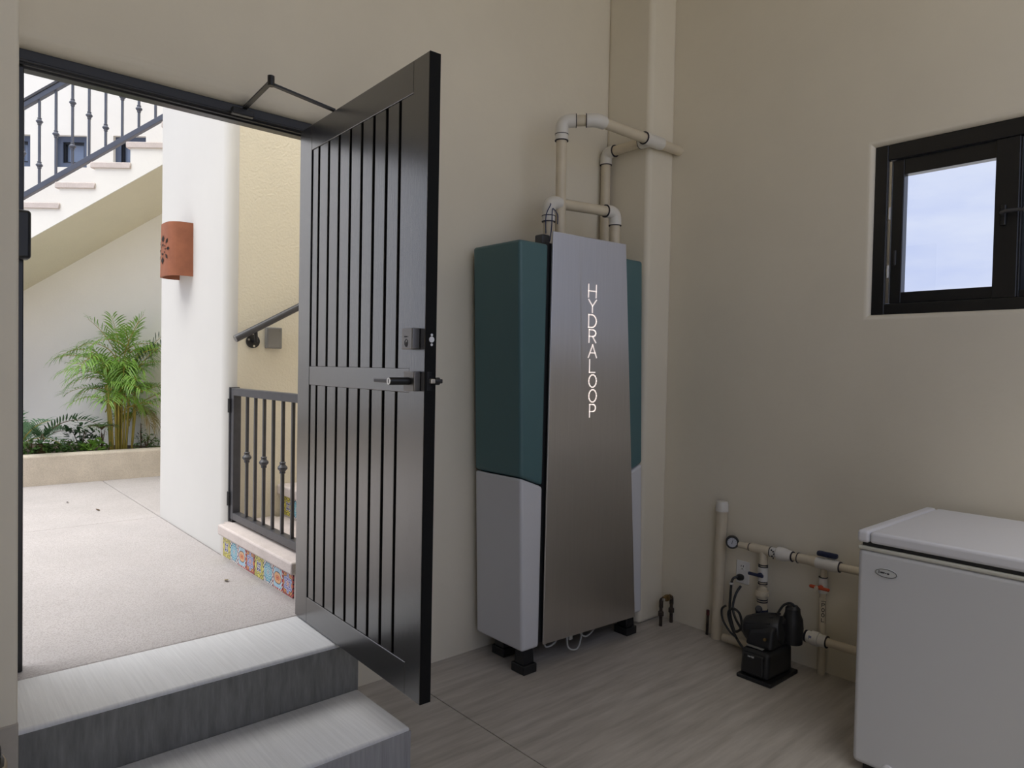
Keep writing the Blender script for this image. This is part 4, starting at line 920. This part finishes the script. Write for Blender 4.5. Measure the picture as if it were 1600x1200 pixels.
# placed fronds that give the palm its outline
for (az, el, L_, ar, z, m) in ((e1a+PI, 1.05, 0.62, 1.7, 0.40, LEAFP), (e1a+PI+0.2, 1.15, 0.60, 1.3, 0.55, LEAFP), (e1a+0.25, 1.30, 0.85, 0.6, 0.48, LEAFD), (e1a-0.1, 1.15, 0.80, 0.7, 0.52, LEAFD), (e1a+0.3, 0.85, 0.62, 1.0, 0.42, LEAFP), (e1a-0.3, 0.7, 0.55, 1.2, 0.35, LEAFP), (e1a+PI-0.4, 1.3, 0.70, 1.0, 0.5, LEAFP), (e1a+0.6, 1.5, 0.66, 0.5, 0.72, LEAFP), (e1a+PI+0.3, 1.45, 0.62, 0.8, 0.74, LEAFP), (e1a-0.5, 1.42, 0.64, 0.7, 0.70, LEAFP), (e1a+PI*0.8, 1.5, 0.6, 0.6, 0.76, LEAFP), (e1a-0.3, 1.2, 0.6, 1.2, 0.66, LEAFP), (e1a+PI-0.2, 1.1, 0.6, 1.4, 0.66, LEAFP)):
    frond(pa, pb+Vector((0, 0, z)), az, el, L_, ar, 16, 0.20, 0.013, m, CANE, droop=0.25)
for k in range(3):
    frond(pa, pb+Vector((0.05, 0, 0.42)), e1a-0.2+0.3*k, 0.2, 0.36, 1.7, 12, 0.15, 0.012, LEAFY, CANE, name='dry_frond', droop=0.9)
# cycad with dark arching frond
cb = Vector((0.95, 7.60, 0.65))
cy_ = thing('cycad', cb, 'dark green cycad with a single wide arching frond', 'plant')
build(MB().lathe(cb, (0, 0, 1), [(0, 0.05), (0.06, 0.05), (0.10, 0.03), (0.11, 0.005)], 10), 'trunk', STEMB, cy_)
for az, el, L_, ar in ((e1a+0.15, 1.15, 0.60, 1.75), (e1a+PI-0.3, 1.0, 0.42, 1.8), (e1a-0.9, 0.9, 0.40, 1.6), (e1a+1.2, 0.9, 0.35, 1.4)):
    frond(cy_, cb+Vector((0, 0, 0.10)), az, el, L_, ar, 20, 0.14, 0.017, LEAFD, STEMB, bare=0.15, droop=0.05, upv=0.8)
# pale blue-green fan palm at the left jamb
bb = Vector((0.80, 7.66, 0.65))
bp = thing('blue_green_palm', bb, 'pale blue-green feathery plant beside the left door jamb', 'plant')
build(MB().lathe(bb, (0, 0, 1), [(0, 0.04), (0.08, 0.035), (0.10, 0.01)], 10), 'trunk', STEMB, bp)
for k in range(11):
    frond(bp, bb+Vector((0, 0, 0.08)), rnd.uniform(0, 2*PI), rnd.uniform(0.7, 1.4), rnd.uniform(0.36, 0.50), rnd.uniform(0.8, 1.6), 18, 0.16, 0.014, LEAFB, CANE, bare=0.1)
# low shrubs
def shrub(name, base, label, rx, ry, h, n, lw, ll, m, group=None, cat='shrub', stems=5):
    base = Vector(base); t = thing(name, base, label, cat, group)
    for k in range(stems):
        a = rnd.uniform(0, 2*PI); q = base+Vector((rx*0.7*math.cos(a)*rnd.random(), ry*0.7*math.sin(a)*rnd.random(), h*rnd.uniform(0.6, 0.95)))
        build(MB().tube([base, base.lerp(q, 0.5)+Vector((0, 0, 0.02)), q], [0.005, 0.004, 0.002], 5), 'stem', STEMB, t)
    mb = MB()
    for k in range(n):
        a = rnd.uniform(0, 2*PI); r = math.sqrt(rnd.random()); z = h*rnd.uniform(0.1, 1)*math.sqrt(max(0.05, 1-0.8*r*r))
        p = base+Vector((rx*r*math.cos(a), ry*r*math.sin(a), z))
        dv = Vector((rnd.uniform(-1, 1), rnd.uniform(-1, 1), rnd.uniform(-0.2, 0.9)))
        leaflet(mb, p, dv, Vector((rnd.uniform(-.4, .4), rnd.uniform(-.4, .4), 1)), ll*rnd.uniform(0.7, 1.3), lw*rnd.uniform(0.7, 1.3), 0.15)
    build(clear_wall(mb), 'foliage', m, t, smooth=False)['kind'] = 'stuff'
    return t
shrub('ground_cover', (0.88, 7.56, 0.65), 'mid-green ground cover spilling at the left end of the planter', 0.17, 0.09, 0.15, 260, 0.022, 0.05, LEAFG)
shrub('ground_cover', (1.13, 7.57, 0.65), 'low leafy ground cover under the dark arching frond', 0.17, 0.09, 0.14, 280, 0.022, 0.05, LEAFG)
shrub('ground_cover', (1.36, 7.55, 0.65), 'bright green low shrub left of the palm canes', 0.12, 0.08, 0.13, 220, 0.022, 0.05, LEAFP)
shrub('dark_shrub', (1.28, 7.70, 0.65), 'dark broad-leaved shrub behind the planter edge', 0.15, 0.08, 0.30, 120, 0.03, 0.08, LEAFD)
t = shrub('cycad_seedling', (1.445, 7.62, 0.65), 'small tufted plant on a thin stem beside the palm', 0.10, 0.08, 0.27, 20, 0.012, 0.10, LEAFG)
for k in range(9): frond(t, Vector((1.445, 7.62, 0.86)), k*0.7, 0.8, 0.17, 1.5, 9, 0.06, 0.010, LEAFG, STEMB, bare=0.1)
shrub('young_shrub', (1.83, 7.55, 0.65), 'small-leaved young shrub right of the palm', 0.12, 0.07, 0.17, 130, 0.02, 0.035, LEAFG)
t = shrub('upright_sprig', (1.775, 7.56, 0.65), 'thin upright sprig with tiny dark leaves right of the palm', 0.035, 0.03, 0.29, 34, 0.018, 0.032, LEAFD, stems=3)
# fallen leaves on the paving
for i, (x, y) in enumerate(((1.10, 5.85), (0.97, 6.35), (1.245, 3.62))):
    mb = MB(); leaflet(mb, Vector((x, y, ZS+0.004)), Vector((rnd.uniform(-1, 1), rnd.uniform(-1, 1), 0.15)), Vector((0, 0, 1)), 0.045, 0.02, 0.0)
    mb2 = MB(); mb2.v = mb.v+[(a, b, c-0.002) for a, b, c in mb.v]; n = len(mb.v)
    mb2.f = mb.f+[tuple(j+n for j in reversed(f_)) for f_ in mb.f]
    o = build(mb2, 'fallen_leaf', LEAFY if i == 2 else STEMB, None, at=(x, y, ZS)); tag(o, ['dark fallen leaf on the paving nearest the planter joint', 'tiny dark fallen leaf farther left on the pink paving', 'small tan fallen leaf beside the tiled step'][i], 'leaf', 'fallen leaves on the paving')
